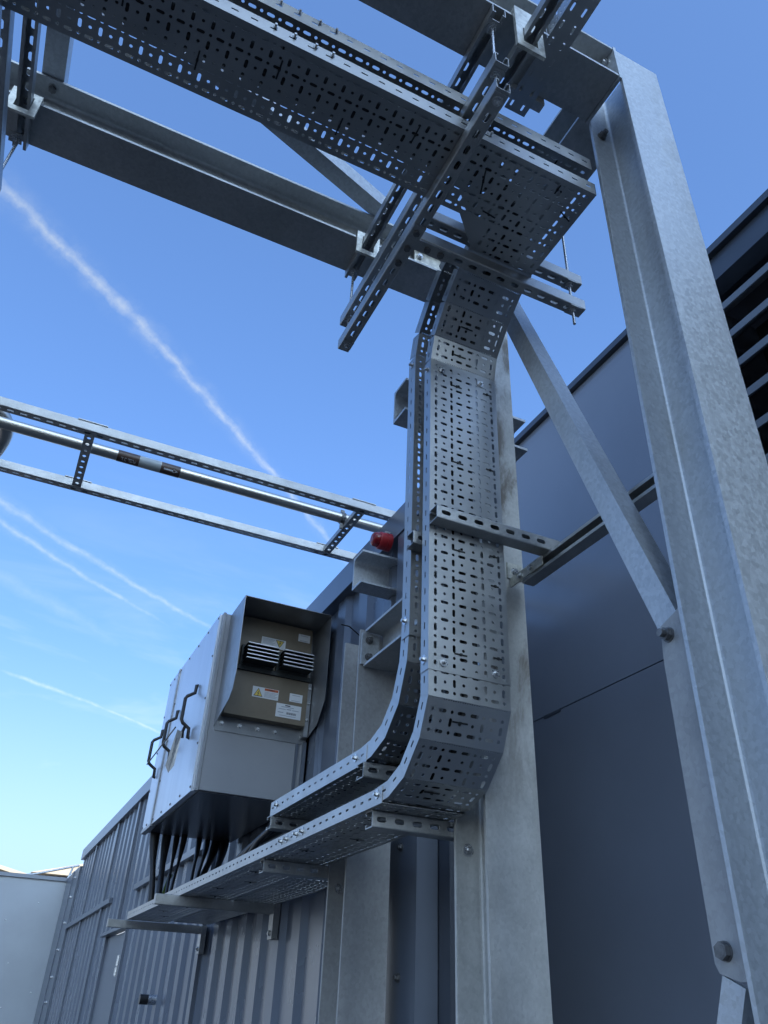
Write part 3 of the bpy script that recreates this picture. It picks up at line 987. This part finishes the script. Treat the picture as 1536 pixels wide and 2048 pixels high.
def riser(name_label, zflat, vy, prof_top, z_vtop, z_vbot, prof_bot, yend, fh, twist):
    t = thing('riser_tray', (RX + TW / 2, vy, z_vbot), name_label, 'cable tray', GT)
    # straight vertical section: base faces -Y
    part('vertical_section', tray_piece(MB(), (RX - .0018, vy - .0016, z_vtop), -Z, X, -Y, z_vtop - z_vbot, width=TW + .0036, fh=fh), 'pregalv', t)
    # upper bend
    ub = None
    for i, ((ya, za), (yb, zb)) in enumerate(zip(prof_top[:-1], prof_top[1:])):
        L = V((0, yb - ya, zb - za))
        n = V((0, -1, 0)) if abs(L.y) < 1e-4 else V((0, L.z, -L.y)).normalized()
        if n.y > 0 or (n.y == 0 and n.z > 0):
            n = -n
        mb = tray_piece(MB(), (RX, ya, za), L, X, n, L.length, fh=fh, dotted=i > 0, first=1, flanges=(1, 1), inset=0.0)
        part('bend_segment', mb, 'pregalv', t)
    for i, ((ya, za), (yb, zb)) in enumerate(zip(prof_bot[:-1], prof_bot[1:])):
        L = V((0, yb - ya, zb - za))
        n = V((0, L.z, -L.y)).normalized()
        if n.z > 0 or (abs(n.z) < 1e-6 and n.y > 0):
            n = -n
        d0 = d1 = 0.0
        if i > 0:
            p = V((0, ya - prof_bot[i - 1][0], za - prof_bot[i - 1][1]))
            d0 = fh * math.tan(p.angle(L) / 2)
        if i < len(prof_bot) - 2:
            p = V((0, prof_bot[i + 2][0] - yb, prof_bot[i + 2][1] - zb))
            d1 = fh * math.tan(p.angle(L) / 2)
        mb = tray_piece(MB(), (RX, ya, za), L, X, n, L.length, fh=fh, dotted=i > 0, first=1, t0=d0, t1=d1)
        part('bend_segment', mb, 'pregalv', t)
    ys = prof_bot[-1][0]
    part('horizontal_section', tray_piece(MB(), (RX - .0018, ys - .045, zflat - .0017), Y, X, -Z, yend - ys + .045, width=TW + .0036, fh=fh), 'pregalv', t)
    return t


PT = [(1.575, 1.672), (1.573, 1.712), (1.551, 1.792), (1.480, 1.872), (1.400, 1.936), (1.335, 1.9635)]
PB = [(1.573, 0.720), (1.573, 0.641), (1.615, 0.551), (1.692, 0.479), (1.772, 0.451), (1.850, 0.4445)]
r1 = riser('front vertical perforated tray that bends over to run level towards the cabinet', 0.4445, 1.573, PT, 1.700, 0.7045, PB, 5.215, 0.038, 0)
dy, dz = 0.106, 0.118
PT2 = [(y + dy, z + dz - 0.012) for y, z in PT]
PB2 = [(1.681, 0.845), (1.690, 0.766), (1.732, 0.667), (1.805, 0.600), (1.885, 0.573), (1.958, 0.5655)]
r2 = riser('second vertical perforated tray standing just behind the front one', 0.5655, 1.679, PT2, 1.80, 0.832, PB2, 2.70, 0.044, 0)

for x, z, y in ((0.868, 1.676, 1.5714), (1.005, 1.676, 1.5714), (0.872, 0.728, 1.5714), (1.018, 0.728, 1.5714)):
    bolt(r1, (x, y - .0016, z), -Y, 0.0045, 0.0115, 0.004, 0.006, 'zinc')
for y, z in ((1.594, 1.68), (1.594, 0.735), (1.835, 0.468)):
    bolt(r1, (RX - .0020, y, z), -X, 0.0045, 0.0115, 0.004, 0.006, 'zinc')
for y in (2.36, 2.41, 2.50, 2.55):
    bolt(r1, (RX - .0020, y, 0.466), -X, 0.0045, 0.0115, 0.006, 0.0065, 'zinc')
for y, z in ((1.703, 1.79), (1.703, 0.88), (1.985, 0.592), (2.64, 0.592)):
    bolt(r2, (RX - .0020, y, z), -X, 0.0045, 0.0115, 0.005, 0.006, 'zinc')
bolt(r2, (0.873, 1.6758, 1.775), -Y, 0.0045, 0.0115, 0.004, 0.006, 'zinc')
for z in (1.63, 1.34, 1.05, 0.96, 0.757):
    tray_tie(r1, (RX + .070, 1.5712, z), X, -Y, 0.036)
    tray_tie(r1, (RX + .183, 1.5712, z + .012), X, -Y, 0.024)
for i in range(12):
    tray_tie(r1, (RX + .05 + .06 * (i % 2), 2.0 + i * 0.26, 0.4426), X, -Z, 0.05)
for (ya, za), (yb, zb) in ((PT[1], PT[2]), (PT[2], PT[3]), (PB[1], PB[2]), (PB[3], PB[4])):
    L = V((0, yb - ya, zb - za)).normalized()
    n = V((0, L.z, -L.y))
    n = n if n.y < 0 else -n
    tray_tie(r1, V((RX + .075, (ya + yb) / 2, (za + zb) / 2)) + n * .0006, X, n, 0.042)

# third tray along the container wall, its near end bent up
w3 = thing('wall_tray', (1.2, 4.3, 0.444), 'short wall-side perforated tray beyond the long level tray, near end bent upwards', 'cable tray', GT)
part('horizontal_section', tray_piece(MB(), (1.082, 3.40, 0.4445), Y, X, -Z, 1.75, width=0.205, fh=0.045), 'pregalv', w3)
p3 = [(3.40, 0.4445), (3.20, 0.452), (3.00, 0.490), (2.84, 0.56)]
for (ya, za), (yb, zb) in zip(p3[:-1], p3[1:]):
    L = V((0, yb - ya, zb - za))
    part('bend_segment', tray_piece(MB(), (1.082, ya, za), L, X, V((0, L.z, -L.y)).normalized() * (-1 if V((0, L.z, -L.y)).z > 0 else 1), L.length, width=0.205, fh=0.045, dotted=True, first=1, t0=0.002, t1=0.002), 'pregalv', w3)

# ------------------------------------------------------------------ struts holding the risers
GR = 'struts holding the riser trays'
strut('riser_strut', (0.830, 1.5735 - .0215 - .003, 1.1275), (1.224, 1.549, 1.1275), -Y, 'slotted strut across the front of the vertical tray at mid height', group=GR, start=.028)
strut('riser_strut', (0.815, 1.6545, 1.0995), (1.085, 1.6545, 1.0995), -Y, 'short visible strut end across the second vertical tray at left', group=GR, start=.028)
channel_cc = strut('column_strut', (1.2055, 1.668, 1.0865), (1.2055, Y1c + SD + .002, 1.0865), X, 'dark open strut joining the stained column to the right-hand column', group=GR, slots=False)
lb = thing('angle_bracket', (1.19, 1.70, 1.10), 'bright angle bracket with three bolts where the open strut meets the stained column', 'bracket')
part('plate', MB().box(1.172, 1.222, Y2c - .0055, Y2c - .0005, 1.106, 1.158).box(1.1785, 1.1835, 1.56, Y2c - .0056, 1.075, 1.104), 'clampgalv', lb)
bolt(lb, (1.196, Y2c - .0055, 1.131), -Y, 0.0055, 0.0115, 0.0, 0.009)
bolt(lb, (1.1785, 1.668, 1.09), -X, 0.0055, 0.0, 0.0, 0.009)
bolt(lb, (1.1785, 1.615, 1.09), -X, 0.0055, 0.0, 0.0, 0.009)
GA = 'struts carrying the level trays'
strut('support_strut', (0.843, 1.9055, 0.4225), (1.095, 1.9055, 0.4225), -Y, 'slotted strut arm bolted to the stained column under the long level tray', group=GA, start=.026)
strut('support_strut', (0.843, 2.77, 0.4225), (1.095, 2.77, 0.4225), -Y, 'slotted strut arm bolted to the shorter column under the long level tray', group=GA, start=.03)
strut('support_strut', (0.820, 1.925, 0.5435), (1.10, 1.925, 0.5435), -Y, 'slotted strut under the upper level tray at the foot of its bend', group=GA, start=.028)
strut('support_strut', (0.825, 2.69, 0.5435), (1.10, 2.69, 0.5435), -Y, 'slotted strut under the far end of the upper level tray', group=GA, start=.03)
for y, x0, w in ((5.25, 0.735, 'far plain cantilever arm below the door end of the long tray'), (3.93, 0.730, 'plain cantilever arm below the middle of the long level tray')):
    t = thing('cantilever_arm', (CX, y, 0.3), w, 'bracket', 'cantilever arms on the container wall')
    part('arm', channel(MB(), (x0, y, 0.4225), (CX - .012, y, 0.4225), Z, start=.03), 'strut', t)
    part('end_cap', MB().box(x0 - .002, x0, y - .0205, y + .0205, .402, .443), 'strut', t)
    part('wall_plate', MB().box(CX - .030, CX - .001, y - .03, y + .03, 0.30, 0.444), 'strut', t)
    bolt(t, (CX - .030, y, 0.325), -X, 0.006, 0, 0.003, 0.0115)

# ------------------------------------------------------------------ power cables in the trays
def cable(pts, rad, label, mat='cable', cat='cable', group=None, n=8, name='cable'):
    return solid(name, MB().tube(pts, rad, n), mat, label, cat, group)


GC = 'black cables lying in the trays'


def inset_path(prof_top, prof_bot, yend, zend, x, off):
    pts = []
    P = list(prof_top[::-1]) + list(prof_bot) + [(yend, zend)]
    for i, (y, z) in enumerate(P):
        a = P[max(i - 1, 0)]
        c = P[min(i + 1, len(P) - 1)]
        t = V((0, c[0] - a[0], c[1] - a[1])).normalized()
        n = V((0, -t.z, t.y))
        pts.append(V((x, y, z)) + n * off)
    return pts


r_ = 0.0115
for k in range(4):
    x = RX + 0.062 + 0.0235 * k
    p = inset_path(PT, PB, 4.3 - .25 * k, 0.4445, x, 0.0135)
    cable([V((-2, MY + .052 + .024 * k, MZ + .0135)), V((0.72 + .02 * k, MY + .052 + .024 * k, MZ + .0135)), V((x - .03, MY + .14 + .015 * k, MZ + .0135)), V((x, 1.26, MZ + .0135))] + p, r_,
          ('outermost', 'second', 'third', 'innermost')[k] + ' black cable in the lower overhead tray, running down the front riser', group=GC)
    if k < 4:
        p = inset_path(PT2, PB2, 2.75 + .2 * k, 0.5655, x, 0.0135)
        cable([V((-2, MY + .06 + .024 * k, UZ + .0135)), V((0.72 + .02 * k, MY + .06 + .024 * k, UZ + .0135)), V((x - .03, MY + .16 + .015 * k, UZ + .0135)), V((x, 1.33, UZ + .0135))] + p + [V((x, 3.0 + .2 * k, 0.545)), V((x, 3.25 + .2 * k, 0.465))], r_,
              ('outermost', 'second', 'third', 'innermost')[k] + ' black cable in the upper overhead tray, running down the rear riser', group='black cables in the rear tray')

# ------------------------------------------------------------------ control cabinet on the wall
FX, KY0, KY1, KZ0, KZ1 = 0.790, 3.757, 4.928, 0.862, 1.742
kb = thing('cabinet', (1.04, 4.3, KZ0), 'grey wall cabinet with two bright front doors hung high on the container', 'cabinet')
part('body', MB().box(FX + .013, CX - .003, KY0, KY1, KZ0, KZ1), 'cab', kb)
part('underside_shade_plate', MB().box(FX + .02, CX - .01, KY0 + .012, KY1 - .012, KZ0 - .006, KZ0 - .0005), 'anthracite_trim', kb)  # added dark plate; the shade under the cabinet is put into its colour
part('edge_frame', MB().box(FX - .004, FX + .011, KY0 - .004, KY0 + .030, KZ0 - .004, KZ1 + .004), 'cab', kb)
part('back_rail', MB().box(CX - .02, CX - .004, KY0 - .018, KY0 - .001, KZ0, 1.15).box(CX - .055, CX - .04, KY0 - .008, KY0 - .001, KZ0, 1.139), 'paint_trim', kb)
d1 = part('front_door', MB().box(FX - .015, FX + .010, KY0 + .031, 4.660, KZ0 - .004, KZ1 + .004), 'cab_front', kb)
d2 = part('front_door', MB().box(FX - .015, FX + .010, 4.690, KY1 + .02, KZ0 + .006, KZ1 + .006), 'cab_front', kb)
part('door_trim', MB().box(FX - .022, FX + .010, 4.661, 4.689, KZ0 - .012, KZ1 + .002), 'hood', kb)
part('bottom_lip', MB().box(FX - .018, FX + .012, 4.69, KY1 + .022, KZ0 - .012, KZ0 + .005), 'hood', kb)
for dd, (ya, yb) in ((d1, (KY0 + .05, 4.645)), (d2, (4.705, KY1 + .008))):
    for i in range(5):
        y = ya + (yb - ya) * i / 4
        if dd is d2 and i in (1, 3):
            continue
        screw(dd, (FX - .015, y, KZ1 - .012), -X, 0.0065, 'blackbolt')
        screw(dd, (FX - .015, y, KZ0 + .018), -X, 0.0065, 'blackbolt')
    for i in range(1, 4):
        z = KZ0 + (KZ1 - KZ0) * i / 4
        screw(dd, (FX - .015, ya, z), -X, 0.0065, 'blackbolt')
        screw(dd, (FX - .015, yb, z), -X, 0.0065, 'blackbolt')
for y, dd, z0 in ((4.02, d1, 1.17), (4.44, d1, 1.155), (4.83, d2, 1.15)):
    x = FX - .015
    p = [(x, y, z0 + .25), (x - .025, y, z0 + .25), (x - .03, y, z0 + .215), (x - .085, y, z0 + .19), (x - .1, y, z0 + .17), (x - .1, y, z0 + .075), (x - .085, y, z0 + .055), (x - .03, y, z0 + .035), (x - .025, y, z0), (x, y, z0)]
    p = [(x - .003, y, z0 + .262), (x - .012, y, z0 + .262), (x - .014, y, z0 + .222), (x - .050, y, z0 + .198), (x - .058, y, z0 + .185), (x - .058, y, z0 + .075), (x - .050, y, z0 + .06), (x - .014, y, z0 + .036), (x - .012, y, z0 - .01), (x - .003, y, z0 - .01)]
    part('handle', MB().tube(p, 0.009, 10), 'handle', dd)
tg = thing('hanging_tag', (FX - .06, 4.03, 1.0), 'long pale tag hanging from the nearest cabinet door handle', 'tag')
part('strap', MB().tube([(FX - .05, 4.02, 1.215), (FX - .055, 4.03, 1.19), (FX - .05, 4.04, 1.16)], 0.008, 6), 'handle', tg)
part('tag', MB().prism([(FX - .085, 4.015, 1.19), (FX - .058, 4.02, 1.185), (FX - .066, 4.035, 1.02), (FX - .085, 4.045, .985), (FX - .105, 4.05, 1.02)], (0.0, 0.004, 0)), 'hood', tg)
for i in range(3):
    part('print_line', MB().obox((FX - .0885 - i * .006 + .01, 4.0195 + .004 * i, 1.15 - .05 * i), (-.004, 0, -.035), (.0012, 0, 0), (0, -.0008, 0)), 'ink', tg)
solid('locking_bar', MB().cyl((FX - .082, 4.10, 1.225), (FX - .082, 4.80, 1.198), 0.004, 6), 'handle', 'thin dark rod threaded through the cabinet door handles', 'rod')
# hood on the end face
hd = part('hood', MB()
          .prism([(0.828, y, z) for y, z in ((KY0, 1.735), (3.502, 1.742), (3.470, 1.33), (3.487, 1.26), (3.53, 1.225), (KY0, 1.158))], (-0.0025, 0, 0))
          .prism([(1.290, y, z) for y, z in ((KY0, 1.735), (3.515, 1.745), (3.515, 1.30), (3.60, 1.20), (KY0, 1.158))], (0.0025, 0, 0))
          .prism([(0.8255, 3.502, 1.7425), (1.2925, 3.515, 1.7455), (1.2925, KY0, 1.7355), (0.8255, KY0, 1.7355)], (0, 0, 0.003)), 'hood', kb, 'steel rain hood open towards the viewer')
part('hood_flange', MB().box(0.832, 1.287, KY0 - .004, KY0 - .0005, 1.140, 1.735), 'hood', kb)
ip = part('equipment_panel', MB().box(0.850, 1.262, KY0 - .05, KY0 - .005, 1.46, 1.730).box(0.850, 1.262, KY0 - .062, KY0 - .005, 1.212, 1.437), 'beige', kb, 'bronze grey recessed equipment covers')
part('shelf', MB().box(0.845, 1.266, KY0 - .075, KY0 - .004, 1.4375, 1.4595), 'fin', kb)
part('side_rail', MB().box(1.263, 1.285, KY0 - .05, KY0 - .005, 1.165, 1.44), 'hood', kb)
for x in (0.86, 0.95, 1.04, 1.13, 1.27):
    bolt(kb, (x, KY0 - .004, 1.178), -Y, 0.006, 0.011, 0.002, 0.009)
for z in (1.25, 1.335, 1.41):
    bolt(kb, (1.275, KY0 - .05, z), -Y, 0.005, 0.0, 0.002, 0.008)
for x0, x1 in ((0.900, 1.062), (1.090, 1.248)):
    hs_ = part('heat_sink', MB().box(x0 - .01, x1, KY0 - .075, KY0 - .051, 1.462, 1.565), 'fin', kb)
    for i in range(5):
        z = 1.472 + i * 0.0195
        part('fin', MB().box(x0, x1, KY0 - .150, KY0 - .0755, z, z + .004).box(x0, x1, KY0 - .1515, KY0 - .1502, z - .0006, z + .0046, 1), ['fin', 'fin_edge'], hs_)


def sticker(x0, x1, z0, z1, y, kind):
    l = part('warning_label' if kind[0] == 'w' else 'rating_label', MB().box(x0, x1, y - .0012, y, z0, z1), 'label', kb)
    y2 = y - .0013

    def bar(a, c, d, e, m, nm='print_line'):
        part(nm, MB().box(a, c, y2 - .0006, y2, d, e), m, l)
    if kind[0] == 'w':
        up = kind == 'wu'
        w, h = x1 - x0, z1 - z0
        tx = x0 + w * (.22 if up else .76)
        s = h * .80
        zc = z0 + h * .1
        if up:
            tri = [(tx - s * .55, zc), (tx + s * .55, zc), (tx, zc + s)]
        else:
            tri = [(tx, zc), (tx + s * .55, zc + s), (tx - s * .55, zc + s)]
        cxm, czm = sum(p[0] for p in tri) / 3, sum(p[1] for p in tri) / 3
        part('warning_triangle', MB().prism([(x, y2, z) for x, z in tri], (0, -.0006, 0)), 'ink', l)
        part('warning_triangle', MB().prism([(cxm + (x - cxm) * .82, y2 - .0007, czm + (z - czm) * .82) for x, z in tri], (0, -.0005, 0)), 'yellow', l)
        f = s * .28 * (1 if up else -1)
        part('lightning_bolt', MB().prism([(cxm + a * f, y2 - .0013, czm + c * f) for a, c in ((.1, .95), (-.45, -.05), (.05, -.05), (-.15, -.75), (-.35, -.6), (0, -1.15), (.2, -.55), (.02, -.65), (.42, .2), (-.05, .2), (.35, .95))], (0, -.0005, 0)), 'ink', l)
        a, c = (x0 + w * .45, x1 - w * .03) if up else (x0 + w * .04, x0 + w * .55)
        if up:
            bar(a, c, z1 - h * .26, z1 - h * .04, 'orange', 'orange_band')
            bar(a + w * .15, c - w * .12, z1 - h * .19, z1 - h * .11, 'ink')
        else:
            bar(a, c, z0 + h * .02, z0 + h * .18, 'orange', 'orange_band')
            bar(a + w * .12, c - w * .1, z0 + h * .07, z0 + h * .13, 'ink')
        for i in range(5):
            q = z1 - h * (.38 + .11 * i) if up else z1 - h * (.14 + .12 * i)
            bar(a + .001, c - w * .05 * (i % 3), q - h * .035, q, 'ink_pale')
    else:
        w, h = x1 - x0, z1 - z0
        if kind == 'small':
            bar(x0 + w * .2, x1 - w * .2, z1 - h * .24, z1 - h * .18, 'ink_pale')
            bar(x0 + w * .15, x1 - w * .15, z0 + h * .12, z0 + h * .17, 'ink_pale')
        else:
            bar(x0 + w * .35, x1 - w * .45, z1 - h * .15, z1 - h * .07, 'ink')
            bar(x0 + w * .2, x1 - w * .3, z1 - h * .25, z1 - h * .20, 'ink_pale')
            bar(x0 + w * .1, x0 + w * .38, z1 - h * .42, z1 - h * .37, 'ink_pale')
            bar(x0 + w * .42, x0 + w * .6, z1 - h * .41, z1 - h * .34, 'ink_pale')
            bar(x0 + w * .64, x0 + w * .9, z1 - h * .42, z1 - h * .37, 'ink_pale')
            bar(x0 + w * .08, x0 + w * .3, z1 - h * .68, z1 - h * .62, 'ink_pale')
            for i in range(14):
                bar(x0 + w * (.42 + .028 * i), x0 + w * (.42 + .028 * i + (.018 if i % 3 else .010)), z0 + h * .26, z0 + h * .42, 'ink', 'barcode_line')
            bar(x0 + w * .15, x1 - w * .2, z0 + h * .12, z0 + h * .16, 'ink_pale')


sticker(0.990, 1.120, 1.588, 1.640, KY0 - .0502, 'wd')
sticker(1.185, 1.250, 1.655, 1.697, KY0 - .0502, 'small')
sticker(0.975, 1.110, 1.315, 1.368, KY0 - .0622, 'wu')
sticker(1.168, 1.236, 1.324, 1.366, KY0 - .0622, 'small')
sticker(1.105, 1.236, 1.238, 1.306, KY0 - .0622, 'rating')

# cables leaving the cabinet floor
GB = 'black cables dropping from the cabinet floor'
tops = [(0.845, 4.90), (0.915, 4.92), (0.97, 4.90), (1.00, 4.84), (1.10, 4.90), (1.155, 4.93), (1.205, 4.93), (1.250, 4.90)]
bots = [(0.868, 4.78), (0.888, 4.70), (0.905, 4.60), (0.915, 4.55), (0.93, 4.18), (0.935, 4.10), (0.98, 4.25), (1.00, 4.05)]
wl = ('leftmost black cable with a long sleeve under the cabinet', 'second black cable from the left under the cabinet', 'thin black cable beside the green earth wire', 'black cable just right of the green earth wire',
      'thin black cable in the middle of the cabinet drop', 'very thin black cable leaning left in the middle drop', 'thick sleeved black cable, second from right below the cabinet', 'thick sleeved black cable at the right of the drop')
for k, ((xt, yt), (xb, yb)) in enumerate(zip(tops, bots)):
    big = k in (0, 1, 6, 7)
    rb, rt = (0.016, 0.027) if big else (0.008, 0.017)
    pts, rad = [], []
    for i in range(13):
        s = i / 12
        e = s * s * (3 - 2 * s)
        pts.append((xt + (xb - xt) * e, yt + (yb - yt) * e, KZ0 + .002 - (KZ0 - .46) * s))
        rad.append(rt if s < .12 else (rb if s > .42 else rt + (rb - rt) * ((s - .12) / .30)))
    cable(pts, rad, wl[k], group=GB, n=12, name='drop_cable')
cable([(0.965, 4.86, KZ0 - .22), (0.945, 4.80, .62), (0.915, 4.74, .52), (0.905, 4.70, .46)], 0.010, 'green and yellow earth wire among the black cables', 'earth', name='earth_wire')
gb = thing('gland_box', (1.2, 3.95, 0.62), 'small black box on a rail just behind the level tray, below the cabinet', 'box')
part('box', MB().box(1.14, 1.22, 4.05, 4.16, 0.50, 0.64), 'handle', gb)
part('rail', MB().box(1.20, 1.24, 3.2, 4.9, 0.60, 0.66), 'paint_trim', gb)

# ------------------------------------------------------------------ fuel pipe on its strut ladder
GF = 'struts of the overhead pipe ladder'
for y, w in ((2.893, 'upper slotted strut of the pipe ladder crossing the sky at left'), (3.357, 'lower slotted strut of the pipe ladder crossing the sky at left')):
    t = thing('ladder_rail', (-0.2, y, 2.0), w, 'strut', GF)
    part('channel', channel(MB(), (-2.5, y, 2.0205), (1.62, y, 2.0205), -Z), 'strut', t)
    for x in (-0.07, 1.17):
        part('joint_plate', MB().box(x - .06, x + .06, y - .024, y + .024, 2.0415, 2.0455), 'strut', t)
for x, w in ((-0.07, 'left cross piece of the pipe ladder with round holes'), (1.172, 'right cross piece of the pipe ladder near the container')):
    mb = MB()
    L = 3.357 - 2.893 - .043
    n = 9
    cells = [(i * L / n, (i + 1) * L / n, .0, .040, ((i + .5) * L / n, .02, .0085, .0085)) for i in range(n)]
    mb.sheet((x - .02, 2.8935 + .021, 2.006), Y, X, -Z, cells, .0025, 3, (0, L, 0, .04))
    mb.box(x - .02, x - .0175, 2.915, 3.335, 2.0061, 2.034).box(x + .0175, x + .02, 2.915, 3.335, 2.0061, 2.034)
    solid('ladder_cross_piece', mb, 'strut', w, 'strut', 'cross pieces of the pipe ladder')
fp = thing('fuel_pipe', (0.3, 3.085, 2.062), 'stainless fuel pipe with brown and white marker tape running along the ladder', 'pipe')
PYA, PYB, PZ = 3.085, 3.085, 2.062
PR = 0.0255
part('pipe', MB().cyl((-0.46, PYA, PZ), (1.75, PYB, PZ), PR, 24), 'stainless', fp)
tp = part('marker_tape', MB().cyl((0.060, PYA, PZ), (0.155, PYA, PZ), PR + .0008, 24), 'brown', fp)
tp2 = part('marker_tape', MB().cyl((0.2515, PYA, PZ), (0.338, PYA, PZ), PR + .0008, 24), 'brown', fp)
part('marker_tape', MB().cyl((0.1555, PYA, PZ), (0.251, PYA, PZ), PR + .0009, 24), 'pale_tape', fp)
# FUEL OIL lettering, upside down, wrapped on the underside of the pipe; a flow arrow on the other band


def wrap_shape(polys, x_mid, ang_mid, sx, sy, flip=True):
    mb = MB()
    rr_ = PR + .0013
    for poly in polys:
        vs = []
        for px, py in poly:
            if flip:
                px, py = -px, -py
            a = ang_mid + py * sy / rr_
            vs.append((x_mid + px * sx, PYA + math.sin(a) * rr_ * -1, PZ - math.cos(a) * rr_))
        mb.add(vs, [tuple(range(len(vs)))])
    return mb


GL = {'F': [(0, 0, 0, 5), (0, 5, 3, 5), (0, 2.6, 2.3, 2.6)], 'U': [(0, 5, 0, 0), (0, 0, 3, 0), (3, 0, 3, 5)], 'E': [(0, 0, 0, 5), (0, 5, 3, 5), (0, 2.5, 2.4, 2.5), (0, 0, 3, 0)],
      'L': [(0, 5, 0, 0), (0, 0, 3, 0)], 'O': [(0, 0, 0, 5), (0, 5, 3, 5), (3, 5, 3, 0), (3, 0, 0, 0)], 'I': [(1.5, 0, 1.5, 5)]}
polys = []
cx_ = 0
for ch in 'FUEL OIL':
    if ch == ' ':
        cx_ += 2.4
        continue
    for x0, y0, x1, y1 in GL[ch]:
        t = 0.42
        if x0 == x1:
            polys.append([(cx_ + x0 - t, y0 - t), (cx_ + x0 + t, y0 - t), (cx_ + x0 + t, y1 + t), (cx_ + x0 - t, y1 + t)])
        else:
            polys.append([(cx_ + x0 - t, y0 - t), (cx_ + x1 + t, y0 - t), (cx_ + x1 + t, y0 + t), (cx_ + x0 - t, y0 + t)])
    cx_ += 4.6 if ch != 'I' else 3.6
tw_ = cx_
polys = [[(x - tw_ / 2, y - 2.5) for x, y in p] for p in polys]
part('lettering', wrap_shape(polys, 0.1075, 0.62, 0.066 / tw_, 0.0026), 'label', tp)
arrow = [[(-20, -3), (-6, -3), (-6, 3), (-20, 3)], [(-6, -3), (8, -3), (8, 3), (-6, 3)], [(8, -7.5), (22, 0), (8, 7.5)]]
part('flow_arrow', wrap_shape(arrow, 0.295, 0.95, 0.0015, 0.0012, False), 'label', tp2)
cl_ = MB()
for i in range(24):
    a = 2 * math.pi * i / 24
    a2 = 2 * math.pi * (i + 1) / 24
    cl_.obox((1.135, PYA + math.cos(a) * .0265, PZ + math.sin(a) * .0265), (.02, 0, 0), (0, (math.cos(a2) - math.cos(a)) * .0265, (math.sin(a2) - math.sin(a)) * .0265), (0, math.cos(a) * .003, math.sin(a) * .003))
cl_.box(1.135, 1.155, PYA - .004, PYA + .004, PZ - .06, PZ - .029).box(1.135, 1.155, PYA - .004, PYA + .004, PZ + .03, PZ + .045)
solid('pipe_clip', cl_, 'blackbolt', 'dark pipe clip on the stainless pipe beside the right cross piece', 'clip')
el = []
for i in range(11):
    a = math.pi / 2 * i / 10
    el.append((-0.53 + 0.125 * math.sin(a), 3.23 - 0.0 + 0.12 * (1 - math.cos(a)) - .12, PZ))
ep_ = thing('elbow_pipe', (-0.45, 3.2, 1.9), 'bright stainless elbow pipe cut off by the left edge', 'pipe')
kn = [V(q) for q in ((-0.85, 3.06, 2.13), (-0.56, 3.07, 2.125), (-0.445, 3.085, 2.11), (-0.405, 3.14, 2.08), (-0.412, 3.22, 2.04), (-0.47, 3.34, 1.97), (-0.56, 3.52, 1.86))]
pts = []
for i in range(len(kn) - 1):
    p0, p1, p2, p3 = kn[max(i - 1, 0)], kn[i], kn[i + 1], kn[min(i + 2, len(kn) - 1)]
    for j in range(5):
        t = j / 5
        pts.append(0.5 * ((2 * p1) + (p2 - p0) * t + (2 * p0 - 5 * p1 + 4 * p2 - p3) * t * t + (3 * p1 - p0 - 3 * p2 + p3) * t ** 3))
pts.append(kn[-1])
lx, ly, lz = -0.437, 3.28, 2.005
part('pipe', MB().tube(pts, 0.031, 20), 'stainless', ep_)
part('weld_ring', MB().cyl((lx + .002, ly - .005, lz + .003), (lx - .002, ly + .005, lz - .003), 0.0335, 20), 'stainless', ep_)

# red sounder on the container fascia
bc = thing('sounder', (CX - .04, 2.805, 1.81), 'red fire alarm sounder beacon fixed to the container fascia behind the trays', 'alarm')
bx_, by_, bz_ = CX - .035, 2.805, 1.812
bx_, by_, bz_ = CX - .035, 2.775, 1.795


def ring(mb, x0, x1, r0, r1=None, n=36):
    return mb.tube([(bx_ - x0, by_, bz_), (bx_ - x1, by_, bz_)], [r0, r0 if r1 is None else r1], n)


rb_ = ring(ring(ring(MB(), 0, .022, .041), .022, .025, .038), .025, .052, .040)
ring(rb_, .052, .056, .040, .037)
part('base', rb_, 'red', bc)
dome = MB().tube([(bx_ - .0561, by_, bz_)] + [(bx_ - .072 - .016 * math.sin(q * math.pi / 12), by_, bz_) for q in range(0, 7)], [.034] + [.014 + .019 * math.cos(q * math.pi / 12) for q in range(0, 7)], 32)
part('lens', dome, 'lens', bc)
part('lug', MB().box(bx_ - .03, bx_ - .002, by_ - .012, by_ + .012, bz_ + .036, bz_ + .050), 'hood', bc)
solid('roof_wire', MB().tube([(1.15, 3.0, 1.46), (1.2, 3.03, 1.475), (1.29, 3.10, 1.47)], 0.003, 5), 'handle', 'short black wire end by the low beam', 'wire')
